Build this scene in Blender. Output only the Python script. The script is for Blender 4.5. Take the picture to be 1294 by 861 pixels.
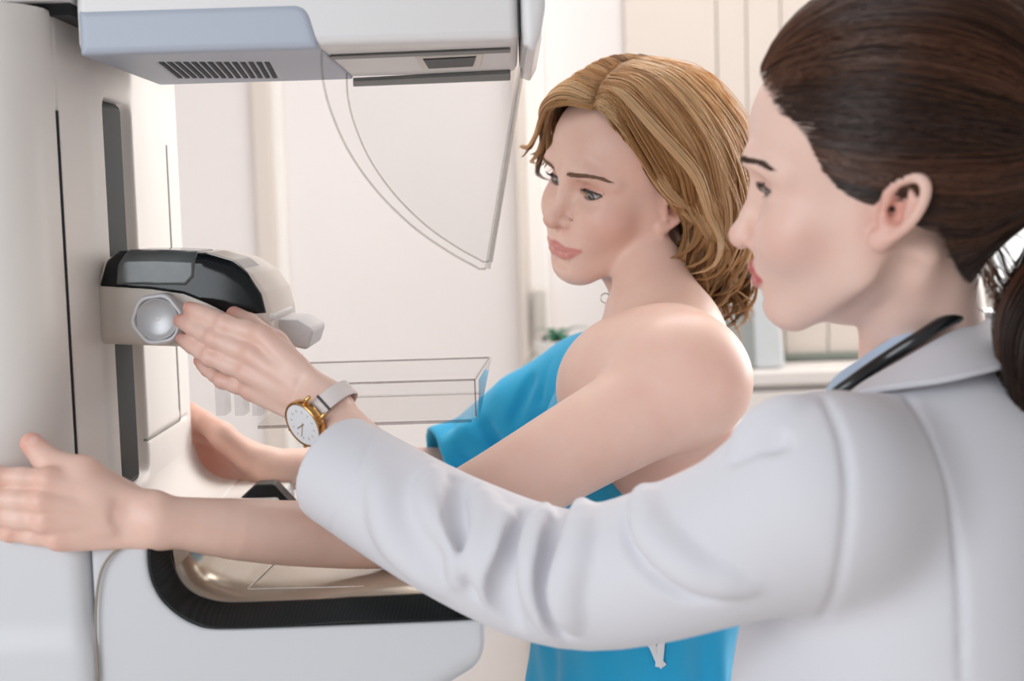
import bpy, bmesh, math, random
import numpy as np
from mathutils import Vector, Matrix

for o in list(bpy.data.objects):
    bpy.data.objects.remove(o, do_unlink=True)
SC = bpy.context.scene
COL = SC.collection
PI = math.pi
V3 = lambda *a: np.array(a, dtype=np.float64)

# ------------------------------------------------------------------ camera
FPX = 1797.0                      # focal length in pixels of the 1294 x 861 frame (a 50 mm lens)
PITCH, ROLL = math.radians(5.0), 0.03
CAM = V3(0, 0, 1.5)
_F = V3(0, math.cos(PITCH), -math.sin(PITCH))
_UP = V3(0, math.sin(PITCH), math.cos(PITCH))
_R = V3(1, 0, 0) * math.cos(ROLL) - _UP * math.sin(ROLL)
_U = _UP * math.cos(ROLL) + V3(1, 0, 0) * math.sin(ROLL)
cd = bpy.data.cameras.new('camera')
cam = bpy.data.objects.new('camera', cd)
COL.objects.link(cam)
cd.sensor_width = 36.0
cd.lens = 36.0 * FPX / 1294.0
cd.clip_start = 0.02
cd.dof.use_dof = True
cd.dof.focus_distance = 1.36
cd.dof.aperture_fstop = 5.0
cam.matrix_world = Matrix(((_R[0], _U[0], -_F[0], CAM[0]), (_R[1], _U[1], -_F[1], CAM[1]),
                           (_R[2], _U[2], -_F[2], CAM[2]), (0, 0, 0, 1)))
SC.camera = cam

def P(px, py, d):                 # the real-world point measured at a pixel of the photograph, d metres deep
    return CAM + _F * d + _R * ((px - 647.0) / FPX * d) - _U * ((py - 430.5) / FPX * d)

# ------------------------------------------------------------------ light
SC.view_settings.view_transform = 'Standard'
SC.view_settings.look = 'None'
SC.view_settings.gamma = 1.0
SC.view_settings.use_curve_mapping = False
SC.view_settings.exposure = -0.06
W = bpy.data.worlds.new('World')
SC.world = W
W.use_nodes = True
W.node_tree.nodes['Background'].inputs[0].default_value = (1.0, 0.98, 0.97, 1)
W.node_tree.nodes['Background'].inputs[1].default_value = 0.62

def area(name, loc, target, sx, sy, power, color=(1, 1, 1)):
    l = bpy.data.lights.new(name, 'AREA')
    l.shape = 'RECTANGLE'; l.size = sx; l.size_y = sy; l.energy = power; l.color = color
    o = bpy.data.objects.new(name, l); COL.objects.link(o)
    o.location = loc
    o.rotation_euler = (Vector(target) - Vector(loc)).to_track_quat('-Z', 'Y').to_euler()
    return o
area('window_light_behind', (2.55, 3.3, 2.0), (0.2, 1.2, 1.3), 1.6, 1.6, 80, (1.0, 0.98, 0.96))
area('window_light_side', (-1.5, -0.9, 1.9), (0.1, 1.5, 1.3), 1.8, 1.5, 42, (0.90, 0.95, 1.0))
area('overhead_fill', (0.3, 2.3, 2.68), (0.3, 2.3, 0), 1.2, 1.2, 24, (1.0, 0.98, 0.97))  # unseen soft lamp, added because the ceiling blocks light from above

# ------------------------------------------------------------------ materials
def lin(c):
    return tuple(((x / 255.0) / 12.92 if x / 255.0 <= 0.04045 else ((x / 255.0 + 0.055) / 1.055) ** 2.4) for x in c)

def mat(name, c, rough=0.5, spec=0.5, metal=0.0, bump=0.0, bscale=200.0, var=0.03, vscale=6.0, coat=0.0, sheen=0.0):
    m = bpy.data.materials.new(name); m.use_nodes = True
    nt = m.node_tree; b = nt.nodes['Principled BSDF']
    tc = nt.nodes.new('ShaderNodeTexCoord')
    nz = nt.nodes.new('ShaderNodeTexNoise'); nz.inputs['Scale'].default_value = vscale; nz.inputs['Detail'].default_value = 4
    nt.links.new(tc.outputs['Object'], nz.inputs['Vector'])
    cr = nt.nodes.new('ShaderNodeValToRGB')
    l = lin(c)
    cr.color_ramp.elements[0].position = 0.3; cr.color_ramp.elements[1].position = 0.7
    cr.color_ramp.elements[0].color = (*[x * (1 - var) for x in l], 1)
    cr.color_ramp.elements[1].color = (*[min(1, x * (1 + var)) for x in l], 1)
    nt.links.new(nz.outputs['Fac'], cr.inputs['Fac'])
    nt.links.new(cr.outputs['Color'], b.inputs['Base Color'])
    b.inputs['Roughness'].default_value = rough
    b.inputs['Specular IOR Level'].default_value = spec
    b.inputs['Metallic'].default_value = metal
    b.inputs['Coat Weight'].default_value = coat
    b.inputs['Sheen Weight'].default_value = sheen
    if bump > 0:
        n2 = nt.nodes.new('ShaderNodeTexNoise'); n2.inputs['Scale'].default_value = bscale; n2.inputs['Detail'].default_value = 3
        nt.links.new(tc.outputs['Object'], n2.inputs['Vector'])
        bp = nt.nodes.new('ShaderNodeBump'); bp.inputs['Strength'].default_value = bump; bp.inputs['Distance'].default_value = 0.002
        nt.links.new(n2.outputs['Fac'], bp.inputs['Height'])
        nt.links.new(bp.outputs['Normal'], b.inputs['Normal'])
    return m

def clear_mat(name, tint=(0.97, 0.98, 0.98), rough=0.03, ior=1.45):
    # thin clear plastic: lets light straight through, with surface reflections
    m = bpy.data.materials.new(name); m.use_nodes = True
    nt = m.node_tree; nt.nodes.clear()
    out = nt.nodes.new('ShaderNodeOutputMaterial')
    tr = nt.nodes.new('ShaderNodeBsdfTransparent'); tr.inputs[0].default_value = (*tint, 1)
    gl = nt.nodes.new('ShaderNodeBsdfGlossy'); gl.inputs['Roughness'].default_value = rough
    fr = nt.nodes.new('ShaderNodeFresnel'); fr.inputs['IOR'].default_value = ior
    mx = nt.nodes.new('ShaderNodeMixShader')
    ge = nt.nodes.new('ShaderNodeNewGeometry'); sb = nt.nodes.new('ShaderNodeMath'); sb.operation = 'SUBTRACT'; sb.inputs[0].default_value = 1.0; sb.use_clamp = True
    mu = nt.nodes.new('ShaderNodeMath'); mu.operation = 'MULTIPLY'
    nt.links.new(ge.outputs['Backfacing'], sb.inputs[1]); nt.links.new(fr.outputs[0], mu.inputs[0]); nt.links.new(sb.outputs[0], mu.inputs[1])
    nt.links.new(mu.outputs[0], mx.inputs[0]); nt.links.new(tr.outputs[0], mx.inputs[1]); nt.links.new(gl.outputs[0], mx.inputs[2])
    nt.links.new(mx.outputs[0], out.inputs[0])
    return m

# ------------------------------------------------------------------ objects
def tag(o, label=None, cat=None, group=None, kind=None):
    if label: o['label'] = label
    if cat: o['category'] = cat
    if group: o['group'] = group
    if kind: o['kind'] = kind
    return o

def empty(name, loc, label, cat, group=None):
    o = bpy.data.objects.new(name, None); COL.objects.link(o)
    o.location = Vector(loc); o.empty_display_size = 0.02
    bpy.context.view_layer.update()
    return tag(o, label, cat, group)

def link(name, me, m, parent=None, smooth=True):
    o = bpy.data.objects.new(name, me); COL.objects.link(o)
    if m: me.materials.append(m)
    if smooth:
        me.polygons.foreach_set('use_smooth', [True] * len(me.polygons))
    if parent is not None:
        o.parent = parent
        o.matrix_parent_inverse = Matrix.Translation(parent.location).inverted() if parent.parent is None else (parent.matrix_parent_inverse.inverted())
        if parent.parent is not None:      # a sub-part: parents sit at the origin in their own space
            o.matrix_parent_inverse = Matrix.Identity(4)
    return o

def mesh_np(name, verts, faces, m, parent=None, smooth=True, attrs=None):
    me = bpy.data.meshes.new(name)
    verts = np.asarray(verts, dtype=np.float32)
    if isinstance(faces, np.ndarray):
        n, k = faces.shape
        me.vertices.add(len(verts)); me.vertices.foreach_set('co', verts.ravel())
        me.loops.add(n * k); me.loops.foreach_set('vertex_index', faces.ravel().astype(np.int32))
        me.polygons.add(n)
        me.polygons.foreach_set('loop_start', np.arange(0, n * k, k, dtype=np.int32))
        me.polygons.foreach_set('loop_total', np.full(n, k, dtype=np.int32))
        me.update(calc_edges=True); me.validate()
    else:
        me.from_pydata([tuple(v) for v in verts], [], faces); me.update()
    for an, av in (attrs or {}).items():
        a = me.attributes.new(an, 'FLOAT', 'POINT'); a.data.foreach_set('value', np.asarray(av, dtype=np.float32))
    return link(name, me, m, parent, smooth)

def fin(name, bm, m, parent=None, smooth=True, bevel=0.0, seg=3, angle=35, subd=0):
    bmesh.ops.recalc_face_normals(bm, faces=bm.faces[:])
    me = bpy.data.meshes.new(name); bm.to_mesh(me); bm.free()
    o = link(name, me, m, parent, smooth)
    if bevel > 0:
        md = o.modifiers.new('bevel', 'BEVEL'); md.width = bevel; md.segments = seg
        md.limit_method = 'ANGLE'; md.angle_limit = math.radians(angle); md.harden_normals = True
    if subd:
        md = o.modifiers.new('sub', 'SUBSURF'); md.levels = subd; md.render_levels = subd
    if smooth and not subd:
        md = o.modifiers.new('wn', 'WEIGHTED_NORMAL'); md.keep_sharp = True
    return o

def bx(bm, lo, hi):
    x0, y0, z0 = lo; x1, y1, z1 = hi
    v = [bm.verts.new(c) for c in ((x0, y0, z0), (x1, y0, z0), (x1, y1, z0), (x0, y1, z0), (x0, y0, z1), (x1, y0, z1), (x1, y1, z1), (x0, y1, z1))]
    for f in ((3, 2, 1, 0), (4, 5, 6, 7), (0, 1, 5, 4), (1, 2, 6, 5), (2, 3, 7, 6), (3, 0, 4, 7)):
        bm.faces.new([v[i] for i in f])

def box(name, lo, hi, m, parent=None, bevel=0.0, seg=3):
    bm = bmesh.new(); bx(bm, lo, hi)
    return fin(name, bm, m, parent, True, bevel, seg)

def extr(bm, pts, off):
    """closed outline (list of 3-D points) extruded by vector off"""
    a = [bm.verts.new(p) for p in pts]; b = [bm.verts.new(np.add(p, off)) for p in pts]
    n = len(pts)
    bm.faces.new(a[::-1]); bm.faces.new(b)
    for i in range(n):
        bm.faces.new((a[i], a[(i + 1) % n], b[(i + 1) % n], b[i]))

def loft(bm, rings, cap=True, closed=True):
    vs = [[bm.verts.new(p) for p in r] for r in rings]
    n = len(rings[0])
    for a, b in zip(vs[:-1], vs[1:]):
        for i in range(n if closed else n - 1):
            bm.faces.new((a[i], a[(i + 1) % n], b[(i + 1) % n], b[i]))
    if cap:
        bm.faces.new(vs[0][::-1]); bm.faces.new(vs[-1])

def spline(pts, n):
    """Catmull-Rom through points, n samples"""
    p = np.asarray(pts, dtype=np.float64)
    q = np.vstack([2 * p[0] - p[1], p, 2 * p[-1] - p[-2]])
    t = np.linspace(0, len(p) - 1 - 1e-9, n); i = t.astype(int); u = (t - i)[:, None]
    a, b, c, d = q[i], q[i + 1], q[i + 2], q[i + 3]
    return 0.5 * (2 * b + (c - a) * u + (2 * a - 5 * b + 4 * c - d) * u ** 2 + (3 * b - a - 3 * c + d) * u ** 3)

def tube_arrays(paths, radii, sides=3):
    """paths (S,N,3), radii (S,N) -> verts, quads of many thin tubes"""
    paths = np.asarray(paths, dtype=np.float64); S, N, _ = paths.shape
    T = np.gradient(paths, axis=1); T /= np.linalg.norm(T, axis=2, keepdims=True) + 1e-12
    ref = np.zeros_like(T); ref[..., 2] = 1.0
    bad = np.abs(T[..., 2]) > 0.95
    ref[bad] = (1, 0, 0)
    A = np.cross(T, ref); A /= np.linalg.norm(A, axis=2, keepdims=True) + 1e-12
    for i in range(1, N):          # keep frames from flipping
        A[:, i] = A[:, i - 1] - T[:, i] * np.sum(A[:, i - 1] * T[:, i], axis=1, keepdims=True)
        A[:, i] /= np.linalg.norm(A[:, i], axis=1, keepdims=True) + 1e-12
    B = np.cross(T, A)
    th = np.arange(sides) / sides * 2 * PI
    v = paths[:, :, None, :] + radii[:, :, None, None] * (A[:, :, None, :] * np.cos(th)[None, None, :, None] + B[:, :, None, :] * np.sin(th)[None, None, :, None])
    idx = np.arange(S * N * sides).reshape(S, N, sides)
    a = idx[:, :-1, :]; b = idx[:, 1:, :]
    f = np.stack([a, np.roll(a, -1, 2), np.roll(b, -1, 2), b], -1).reshape(-1, 4)
    return v.reshape(-1, 3), f

def tube(name, pts, r, m, parent=None, n=40, sides=12, caps=True):
    p = spline(pts, n)
    rr = np.full(n, r) if np.isscalar(r) else np.interp(np.linspace(0, 1, n), np.linspace(0, 1, len(r)), r)
    v, f = tube_arrays(p[None], rr[None], sides)
    fl = [tuple(q) for q in f]
    if caps:
        fl.append(tuple(range(sides))[::-1]); fl.append(tuple(range((n - 1) * sides, n * sides)))
    return mesh_np(name, v, fl, m, parent)

# ------------------------------------------------------------------ implicit surfaces
class Sdf:
    """a list of blended implicit shapes; meshed below into one continuous surface"""
    def __init__(s):
        s.ops = []; s.fr = None
    def frame(s, R=None, t=None, mirror=False):
        s.fr = None if R is None else (np.asarray(R, np.float32), np.asarray(t, np.float32), mirror, len(s.ops) + 1e6 * mirror)
        return s
    def op(s, fn, c, r, k=0.01, mode='u'):
        c = np.asarray(c, np.float64)
        if s.fr is not None:
            if s.fr[2]: r = r + abs(c[0]); c = V3(0, c[1], c[2])
            c = s.fr[0].astype(np.float64) @ c + s.fr[1]
        s.ops.append((fn, c, float(r), float(k), mode, s.fr))
        return s
    def cap(s, a, b, ra, rb, k=0.01, mode='u'):
        a = np.asarray(a, np.float32); b = np.asarray(b, np.float32); ba = b - a; L = float(ba @ ba) + 1e-12
        def fn(p):
            pa = p - a
            t = np.clip(pa @ ba / L, 0, 1)
            q = pa - t[:, None] * ba
            return np.sqrt(np.einsum('ij,ij->i', q, q)) - (ra + (rb - ra) * t)
        return s.op(fn, (a + b) / 2, math.sqrt(L) / 2 + max(ra, rb), k, mode)
    def chain(s, pts, rad, k=0.01, mode='u', n=0):
        if n:                      # a smooth limb: the joints are rounded by a spline
            m = len(pts); x = np.linspace(0, m - 1, n)
            rad = np.interp(x, range(m), rad); pts = spline(pts, n)
        A = [np.asarray(p, np.float32) for p in pts]; ki = 0.0 if n else 0.003
        def fn(p):
            d = None
            for i in range(len(A) - 1):
                ba = A[i + 1] - A[i]; pa = p - A[i]
                t = np.clip(pa @ ba / (float(ba @ ba) + 1e-12), 0, 1); q = pa - t[:, None] * ba
                v = np.sqrt(np.einsum('ij,ij->i', q, q)) - (rad[i] + (rad[i + 1] - rad[i]) * t)
                if d is None: d = v
                elif ki == 0: d = np.minimum(d, v)
                else:
                    h = np.maximum(ki - np.abs(d - v), 0) / ki; d = np.minimum(d, v) - h * h * ki * 0.25
            return d
        c = sum(np.asarray(p, float) for p in pts) / len(pts)
        return s.op(fn, c, max(np.linalg.norm(np.asarray(p, float) - c) + r for p, r in zip(pts, rad)), k, mode)
    def ell(s, c, r, k=0.01, mode='u', rot=None):
        c = np.asarray(c, np.float32); r = np.asarray(r, np.float32)
        Rm = None if rot is None else np.asarray(rot, np.float32)
        def fn(p):
            q = p - c
            if Rm is not None: q = q @ Rm
            k0 = np.sqrt(np.sum((q / r) ** 2, 1)); k1 = np.sqrt(np.sum((q / (r * r)) ** 2, 1))
            return np.where(k1 > 1e-9, k0 * (k0 - 1) / (k1 + 1e-9), -min(r))
        return s.op(fn, c, float(max(r)), k, mode)
    def plane(s, c, n, k=0.001, mode='i'):
        c = np.asarray(c, np.float32); n = np.asarray(n, np.float32); n = n / np.linalg.norm(n)
        return s.op(lambda p: (p - c) @ n, c, 1e3, k, mode)
    def group(s, g, c, r, k=0.01, mode='u'):
        return s.op(lambda p: g.eval(p), c, r, k, mode)
    def eval(s, p, ops=None):
        p = np.asarray(p, np.float32)
        d = np.full(len(p), 1.0, np.float32); cache = {}
        for fn, c, r, k, mode, fr in (s.ops if ops is None else ops):
            if fr is None: q = p
            else:
                q = cache.get(fr[3])
                if q is None:
                    q = (p - fr[1]) @ fr[0]
                    if fr[2]: q = np.concatenate([np.abs(q[:, :1]), q[:, 1:]], 1)
                    cache[fr[3]] = q
            v = fn(q)
            if mode == 'u':
                if k > 0:
                    h = np.maximum(k - np.abs(d - v), 0) / k
                    d = np.minimum(d, v) - h * h * k * 0.25
                else: d = np.minimum(d, v)
            elif mode == 's':
                v = -v; h = np.maximum(k - np.abs(d - v), 0) / k
                d = np.maximum(d, v) + h * h * k * 0.25
            elif mode == 'i':
                h = np.maximum(k - np.abs(d - v), 0) / k
                d = np.maximum(d, v) + h * h * k * 0.25
            else: d = d + v
        return d
    def near(s, c, rad):
        return [o for o in s.ops if o[4] == 'd' and np.linalg.norm(o[1] - c) < o[2] + rad or o[4] != 'd' and np.linalg.norm(o[1] - c) < o[2] + rad + o[3] * 2 + 0.03]
    def hit(s, px, py, d0=0.5, d1=2.2, n=700):
        """first surface point seen along the line of sight through a pixel"""
        d = np.linspace(d0, d1, n)
        pts = np.stack([P(px, py, x) for x in d])
        v = s.eval(pts); i = np.argmax(v < 0)
        if v[i] >= 0: i = int(np.argmin(v))
        return pts[i]

def surf(s, lo, hi, h, B=14):
    """surface nets over sparse blocks -> verts, quads"""
    lo = np.asarray(lo, np.float64); nb = np.ceil((np.asarray(hi) - lo) / (h * B)).astype(int)
    g = np.stack(np.meshgrid(*[np.arange(n) for n in nb], indexing='ij'), -1).reshape(-1, 3)
    cen = lo + (g + 0.5) * h * B
    rad = h * B * 0.5 * math.sqrt(3)
    fc = s.eval(cen)
    act = g[np.abs(fc) < rad * 1.4 + 0.008]
    ax = np.arange(B + 1)
    loc = np.stack(np.meshgrid(ax, ax, ax, indexing='ij'), -1).reshape(-1, 3)
    dims = nb * B + 2
    key = lambda c: (c[:, 0].astype(np.int64) * dims[1] + c[:, 1]) * dims[2] + c[:, 2]
    corners = np.array([[i, j, k] for i in (0, 1) for j in (0, 1) for k in (0, 1)])
    edges = [(a, b) for a in range(8) for b in range(a + 1, 8) if np.abs(corners[a] - corners[b]).sum() == 1]
    done = {}
    def run(blk, full):
        base = np.asarray(blk) * B
        ops = s.ops if full else s.near(lo + (base + B / 2) * h, rad)
        if not ops: return None
        v = s.eval(lo + (base + loc) * h, ops).reshape(B + 1, B + 1, B + 1)
        ins = v < 0
        if ins.all() or not ins.any(): return None
        cnt = sum(ins[i:B + i, j:B + j, k:B + k].astype(np.int8) for i, j, k in corners)
        cells = np.argwhere((cnt > 0) & (cnt < 8))
        if len(cells) == 0: return None
        cv = np.stack([v[cells[:, 0] + i, cells[:, 1] + j, cells[:, 2] + k] for i, j, k in corners], 1)
        acc = np.zeros((len(cells), 3)); n = np.zeros(len(cells))
        for a, b in edges:
            va, vb = cv[:, a], cv[:, b]; x = (va < 0) != (vb < 0)
            t = np.where(x, va / np.where(x, va - vb, 1), 0)
            acc += np.where(x[:, None], corners[a] + (corners[b] - corners[a]) * t[:, None], 0); n += x
        qs = []
        for axs in range(3):
            o1, o2 = [(1, 2), (2, 0), (0, 1)][axs]
            sl = [slice(0, B)] * 3; sl2 = list(sl); sl2[axs] = slice(1, B + 1)
            A, Bv = ins[tuple(sl)], ins[tuple(sl2)]
            e = np.argwhere(A != Bv)
            if len(e) == 0: continue
            flip = A[e[:, 0], e[:, 1], e[:, 2]]
            e = e + base
            d1 = np.zeros(3, int); d1[o1] = 1; d2 = np.zeros(3, int); d2[o2] = 1
            q = np.stack([key(e - d1 - d2), key(e - d2), key(e), key(e - d1)], 1)
            q[~flip] = q[~flip][:, ::-1]
            qs.append(q)
        return key(base + cells), lo + (base + cells + acc / n[:, None]) * h, np.concatenate(qs) if qs else np.zeros((0, 4), np.int64)
    for blk in act: done[tuple(blk)] = run(blk, False)
    for again in range(3):
        live = [(b, r) for b, r in done.items() if r is not None]
        K = np.concatenate([r[0] for _, r in live]); Vt = np.concatenate([r[1] for _, r in live]); Q = np.concatenate([r[2] for _, r in live])
        o = np.argsort(K); K = K[o]; Vt = Vt[o]
        ix = np.clip(np.searchsorted(K, Q), 0, len(K) - 1)
        okq = (K[ix] == Q).all(1)
        if okq.all() or again == 2: break
        miss = Q[~okq].ravel()                       # blocks that disagree are worked again with every shape
        cc = np.stack([miss // (dims[1] * dims[2]), miss // dims[2] % dims[1], miss % dims[2]], 1) // B
        cc = cc[((cc >= 0) & (cc < nb)).all(1)]
        for b in set(map(tuple, cc)): done[b] = run(b, True)
    Q = ix[okq]
    # two light relaxation passes take the grid out of the shading
    for _ in range(2):
        acc = np.zeros_like(Vt); n = np.zeros(len(Vt))
        for a, b in ((0, 1), (1, 2), (2, 3), (3, 0)):
            np.add.at(acc, Q[:, a], Vt[Q[:, b]]); np.add.at(n, Q[:, a], 1)
            np.add.at(acc, Q[:, b], Vt[Q[:, a]]); np.add.at(n, Q[:, b], 1)
        ok = n > 0
        Vt[ok] = Vt[ok] * 0.5 + 0.5 * acc[ok] / n[ok][:, None]
    return Vt, Q

# ------------------------------------------------------------------ pixel rays onto planes of the place
def ray(px, py):
    return _F + _R * ((px - 647.0) / FPX) - _U * ((py - 430.5) / FPX)
def onX(px, py, x):
    d = ray(px, py); return CAM + d * ((x - CAM[0]) / d[0])
def onY(px, py, y):
    d = ray(px, py); return CAM + d * ((y - CAM[1]) / d[1])
def onZ(px, py, z):
    d = ray(px, py); return CAM + d * ((z - CAM[2]) / d[2])

# brighter sky towards the back windows
nt = W.node_tree; bg = nt.nodes['Background']
tcw = nt.nodes.new('ShaderNodeTexCoord'); sep = nt.nodes.new('ShaderNodeSeparateXYZ')
mr = nt.nodes.new('ShaderNodeMapRange')
mr.inputs['From Min'].default_value = 0.0; mr.inputs['From Max'].default_value = 0.5
mr.inputs['To Min'].default_value = 1.0; mr.inputs['To Max'].default_value = 3.8
nt.links.new(tcw.outputs['Generated'], sep.inputs[0]); nt.links.new(sep.outputs['Y'], mr.inputs['Value'])
m2 = nt.nodes.new('ShaderNodeMapRange')              # ambient light shaped: weakened from the right, stronger from the left
m2.inputs['From Min'].default_value = -0.8; m2.inputs['From Max'].default_value = 0.8
m2.inputs['To Min'].default_value = 0.50; m2.inputs['To Max'].default_value = 0.35
nt.links.new(sep.outputs['X'], m2.inputs['Value'])
mm = nt.nodes.new('ShaderNodeMath'); mm.operation = 'MULTIPLY'
nt.links.new(mr.outputs[0], mm.inputs[0]); nt.links.new(m2.outputs[0], mm.inputs[1]); nt.links.new(mm.outputs[0], bg.inputs[1])

# ------------------------------------------------------------------ room
M_wall = mat('wall_paint', (236, 230, 228), 0.7, 0.3, var=0.015, vscale=2)
M_trim = mat('trim_paint', (240, 235, 230), 0.45, 0.4, var=0.01)
M_beige = mat('beige_panel', (216, 205, 196), 0.5, 0.4, var=0.02, vscale=1.5)
M_floor = mat('floor_vinyl', (216, 209, 202), 0.4, 0.5, var=0.05, vscale=3)
YB = 3.6
S = lambda o: tag(o, kind='structure')
S(box('floor', (-2.2, -1.2, -0.1), (2.9, YB + 0.1, 0), M_floor))
S(box('ceiling', (-2.2, 1.3, 2.75), (2.9, YB + 0.1, 2.85), M_trim))
S(box('wall_left', (-2.3, 1.3, 0), (-2.2, YB + 0.1, 2.75), M_wall))
# back wall with a window opening on the right
bm = bmesh.new()
wx0, wx1, wz0, wz1 = 1.17, 2.3, 1.22, 2.5
bx(bm, (-2.2, YB, 0), (wx0, YB + 0.1, 2.75)); bx(bm, (wx0, YB, 0), (wx1, YB + 0.1, wz0))
bx(bm, (wx0, YB, wz1), (wx1, YB + 0.1, 2.75)); bx(bm, (wx1, YB, 0), (2.9, YB + 0.1, 2.75))
S(fin('wall_back', bm, M_wall))
S(box('baseboard_back', (-2.2, YB - 0.02, 0), (2.9, YB - 0.001, 0.1), M_trim, bevel=0.005))
bm = bmesh.new()
for a, b in (((wx0, wz0), (wx0 + .06, wz1)), ((wx1 - .06, wz0), (wx1, wz1)), ((wx0 + .0605, wz0), (wx1 - .0605, wz0 + .06)), ((wx0 + .0605, wz1 - .06), (wx1 - .0605, wz1)), ((1.7, wz0 + .0605), (1.76, wz1 - .0605))):
    bx(bm, (a[0], YB + 0.01, a[1]), (b[0], YB + 0.07, b[1]))
w1 = S(fin('window_1', bm, M_trim, bevel=0.006))
box('glass', (wx0 + .05, YB + 0.035, wz0 + .05), (wx1 - .05, YB + 0.04, wz1 - .05), clear_mat('window_glass'), w1)
# door leaf and its frame on the back wall, left of the patient
def vstrip(name, pxa, pxb, py, y0, y1, m, z0=0.0, z1=2.3):
    a = onY(pxa, py, y0)[0]; b = onY(pxb, py, y0)[0]
    return S(box(name, (a, y0, z0), (b, y1, z1), m, bevel=0.006))
vstrip('trim_1', 322, 346, 250, YB - 0.03, YB - 0.001, M_beige, 0.1, 2.7)
vstrip('trim_2', 346, 361, 250, YB - 0.02, YB - 0.001, M_trim, 0.1, 2.7)
vstrip('trim_3', 652, 664, 250, YB - 0.07, YB - 0.001, M_beige, 0.1, 2.7)
vstrip('trim_4', 664, 690, 250, YB - 0.04, YB - 0.001, M_trim, 0.1, 2.7)
# beige wall panels with narrow joints at right
S(box('wall_panel_0', (onY(790, 150, YB)[0], YB - .012, .1), (onY(1225, 150, YB)[0], YB - .0015, 2.72), M_beige))
xs = [onY(p, 150, YB)[0] for p in (790, 905, 942, 985, 1040, 1130, 1225)]
for i in range(len(xs) - 1):
    S(box('wall_panel_%d' % (i + 1), (xs[i] + .0012, YB - 0.03, 0.1), (xs[i + 1] - .0012, YB - 0.001, 2.72), M_beige, bevel=0.004))

a, b = onY(674, 366, YB - .06), onY(692, 436, YB - .06)
bm = bmesh.new(); bx(bm, (a[0], YB - .075, b[2]), (b[0], YB - .041, a[2]))
tag(fin('wall_box', bm, mat('box_beige', (206, 198, 190), .5, .4, var=.01), None, True, .006), 'small pale beige upright box on the wall beyond the blonde woman\'s chin', 'wall box')
# white counter along the back wall with a pale screen standing on it
YC = 3.36
zc = onY(990, 469, YC)[2]
cx0, cx1 = onY(672, 469, YC)[0], 1.6
cab = empty('counter_cabinet', ((cx0 + cx1) / 2, YC + .1, 0), 'long white counter cabinet behind the two women, against the beige panels', 'cabinet')
M_cab = mat('cabinet_white', (226, 220, 216), 0.4, 0.5, var=0.01)
box('worktop', (cx0, YC, zc - .035), (cx1, YB - .05, zc), M_cab, cab, 0.006)
box('body', (cx0 + .02, YC + .03, 0.08), (cx1 - .02, YB - .05, zc - .036), M_cab, cab, 0.004)
box('plinth', (cx0 + .04, YC + .07, 0), (cx1 - .04, YB - .05, 0.08), M_beige, cab)
n = 4
for i in range(n):
    a = cx0 + .025 + (cx1 - cx0 - .05) * i / n; b = cx0 + .02 + (cx1 - cx0 - .05) * (i + 1) / n
    d = box('door', (a, YC + .008, 0.1), (b, YC + .03, zc - .05), M_cab, cab, 0.004)
    box('handle', (b - .05, YC - .012, zc - .25), (b - .035, YC + .008, zc - .1), M_trim, d, 0.003)
M_green = mat('grey_green_glass', (122, 130, 122), 0.25, 0.5, var=0.04)
a = onY(985, 455, 3.56); b = onY(1085, 455, 3.56)
tag(box('back_splash', (a[0] - .13, 3.555, zc + .001), (b[0] + .25, 3.568, onY(1030, 446, 3.56)[2]), M_green, bevel=0.003),
    'low grey green glass splashback along the back of the white counter', 'splashback')
# leaning grey panel with a pale frame
pn = empty('leaning_screen', onY(950, 466, 3.42), 'grey glass screen in a pale slanted frame standing on the counter between the women', 'screen')
M_grey = mat('screen_grey', (160, 165, 163), 0.3, 0.5, var=0.05, vscale=4)
M_pale = mat('screen_frame', (206, 211, 214), 0.35, 0.5, var=0.01)
yq = 3.42
tr, br = onY(956, 300, yq), onY(981, 468, yq); br[2] = zc + .002
tl, bl = onY(860, 300, yq), onY(860, 468, yq); bl[2] = zc + .002
bm = bmesh.new(); extr(bm, [tl, tr, br, bl], (0, .02, 0)); fin('pane', bm, M_grey, pn, bevel=.003)
bm = bmesh.new(); extr(bm, [tr + V3(-.02, -.01, 0), tr + V3(.03, -.01, 0), br + V3(.02, -.01, 0), br + V3(-.05, -.01, 0)], (0, .045, 0)); fin('frame', bm, M_pale, pn, bevel=.006)

# small plant at the counter's left end
pp = onY(702, 470, 3.44); pp[2] = zc + .0015
pl = empty('potted_plant', pp, 'small green leafy plant on the counter, peeking out past the blue gown sleeve', 'plant')
M_pot = mat('pot_white', (225, 222, 218), 0.4); M_leaf = mat('leaf_green', (44, 112, 82), 0.45, var=0.25, vscale=30); M_soil = mat('soil', (70, 54, 44), 0.9)
def lathe(name, prof, c, m, parent, n=32):
    bm = bmesh.new()
    loft(bm, [[(c[0] + r * math.cos(2 * PI * i / n), c[1] + r * math.sin(2 * PI * i / n), c[2] + z) for i in range(n)] for r, z in prof])
    return fin(name, bm, m, parent)
lathe('pot', [(.03, 0), (.042, .002), (.05, .075), (.05, .08), (.044, .08), (.043, .07), (.01, .068)], pp, M_pot, pl)
lathe('soil', [(.005, .066), (.043, .066), (.043, .072), (.004, .074)], pp, M_soil, pl)
rnd = random.Random(5)
tips = [onY(653, 476, 3.44), onY(657, 470, 3.44)] + [pp + V3(rnd.uniform(-.05, .09), rnd.uniform(-.06, .06), rnd.uniform(.07, .11)) for _ in range(9)]
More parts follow.
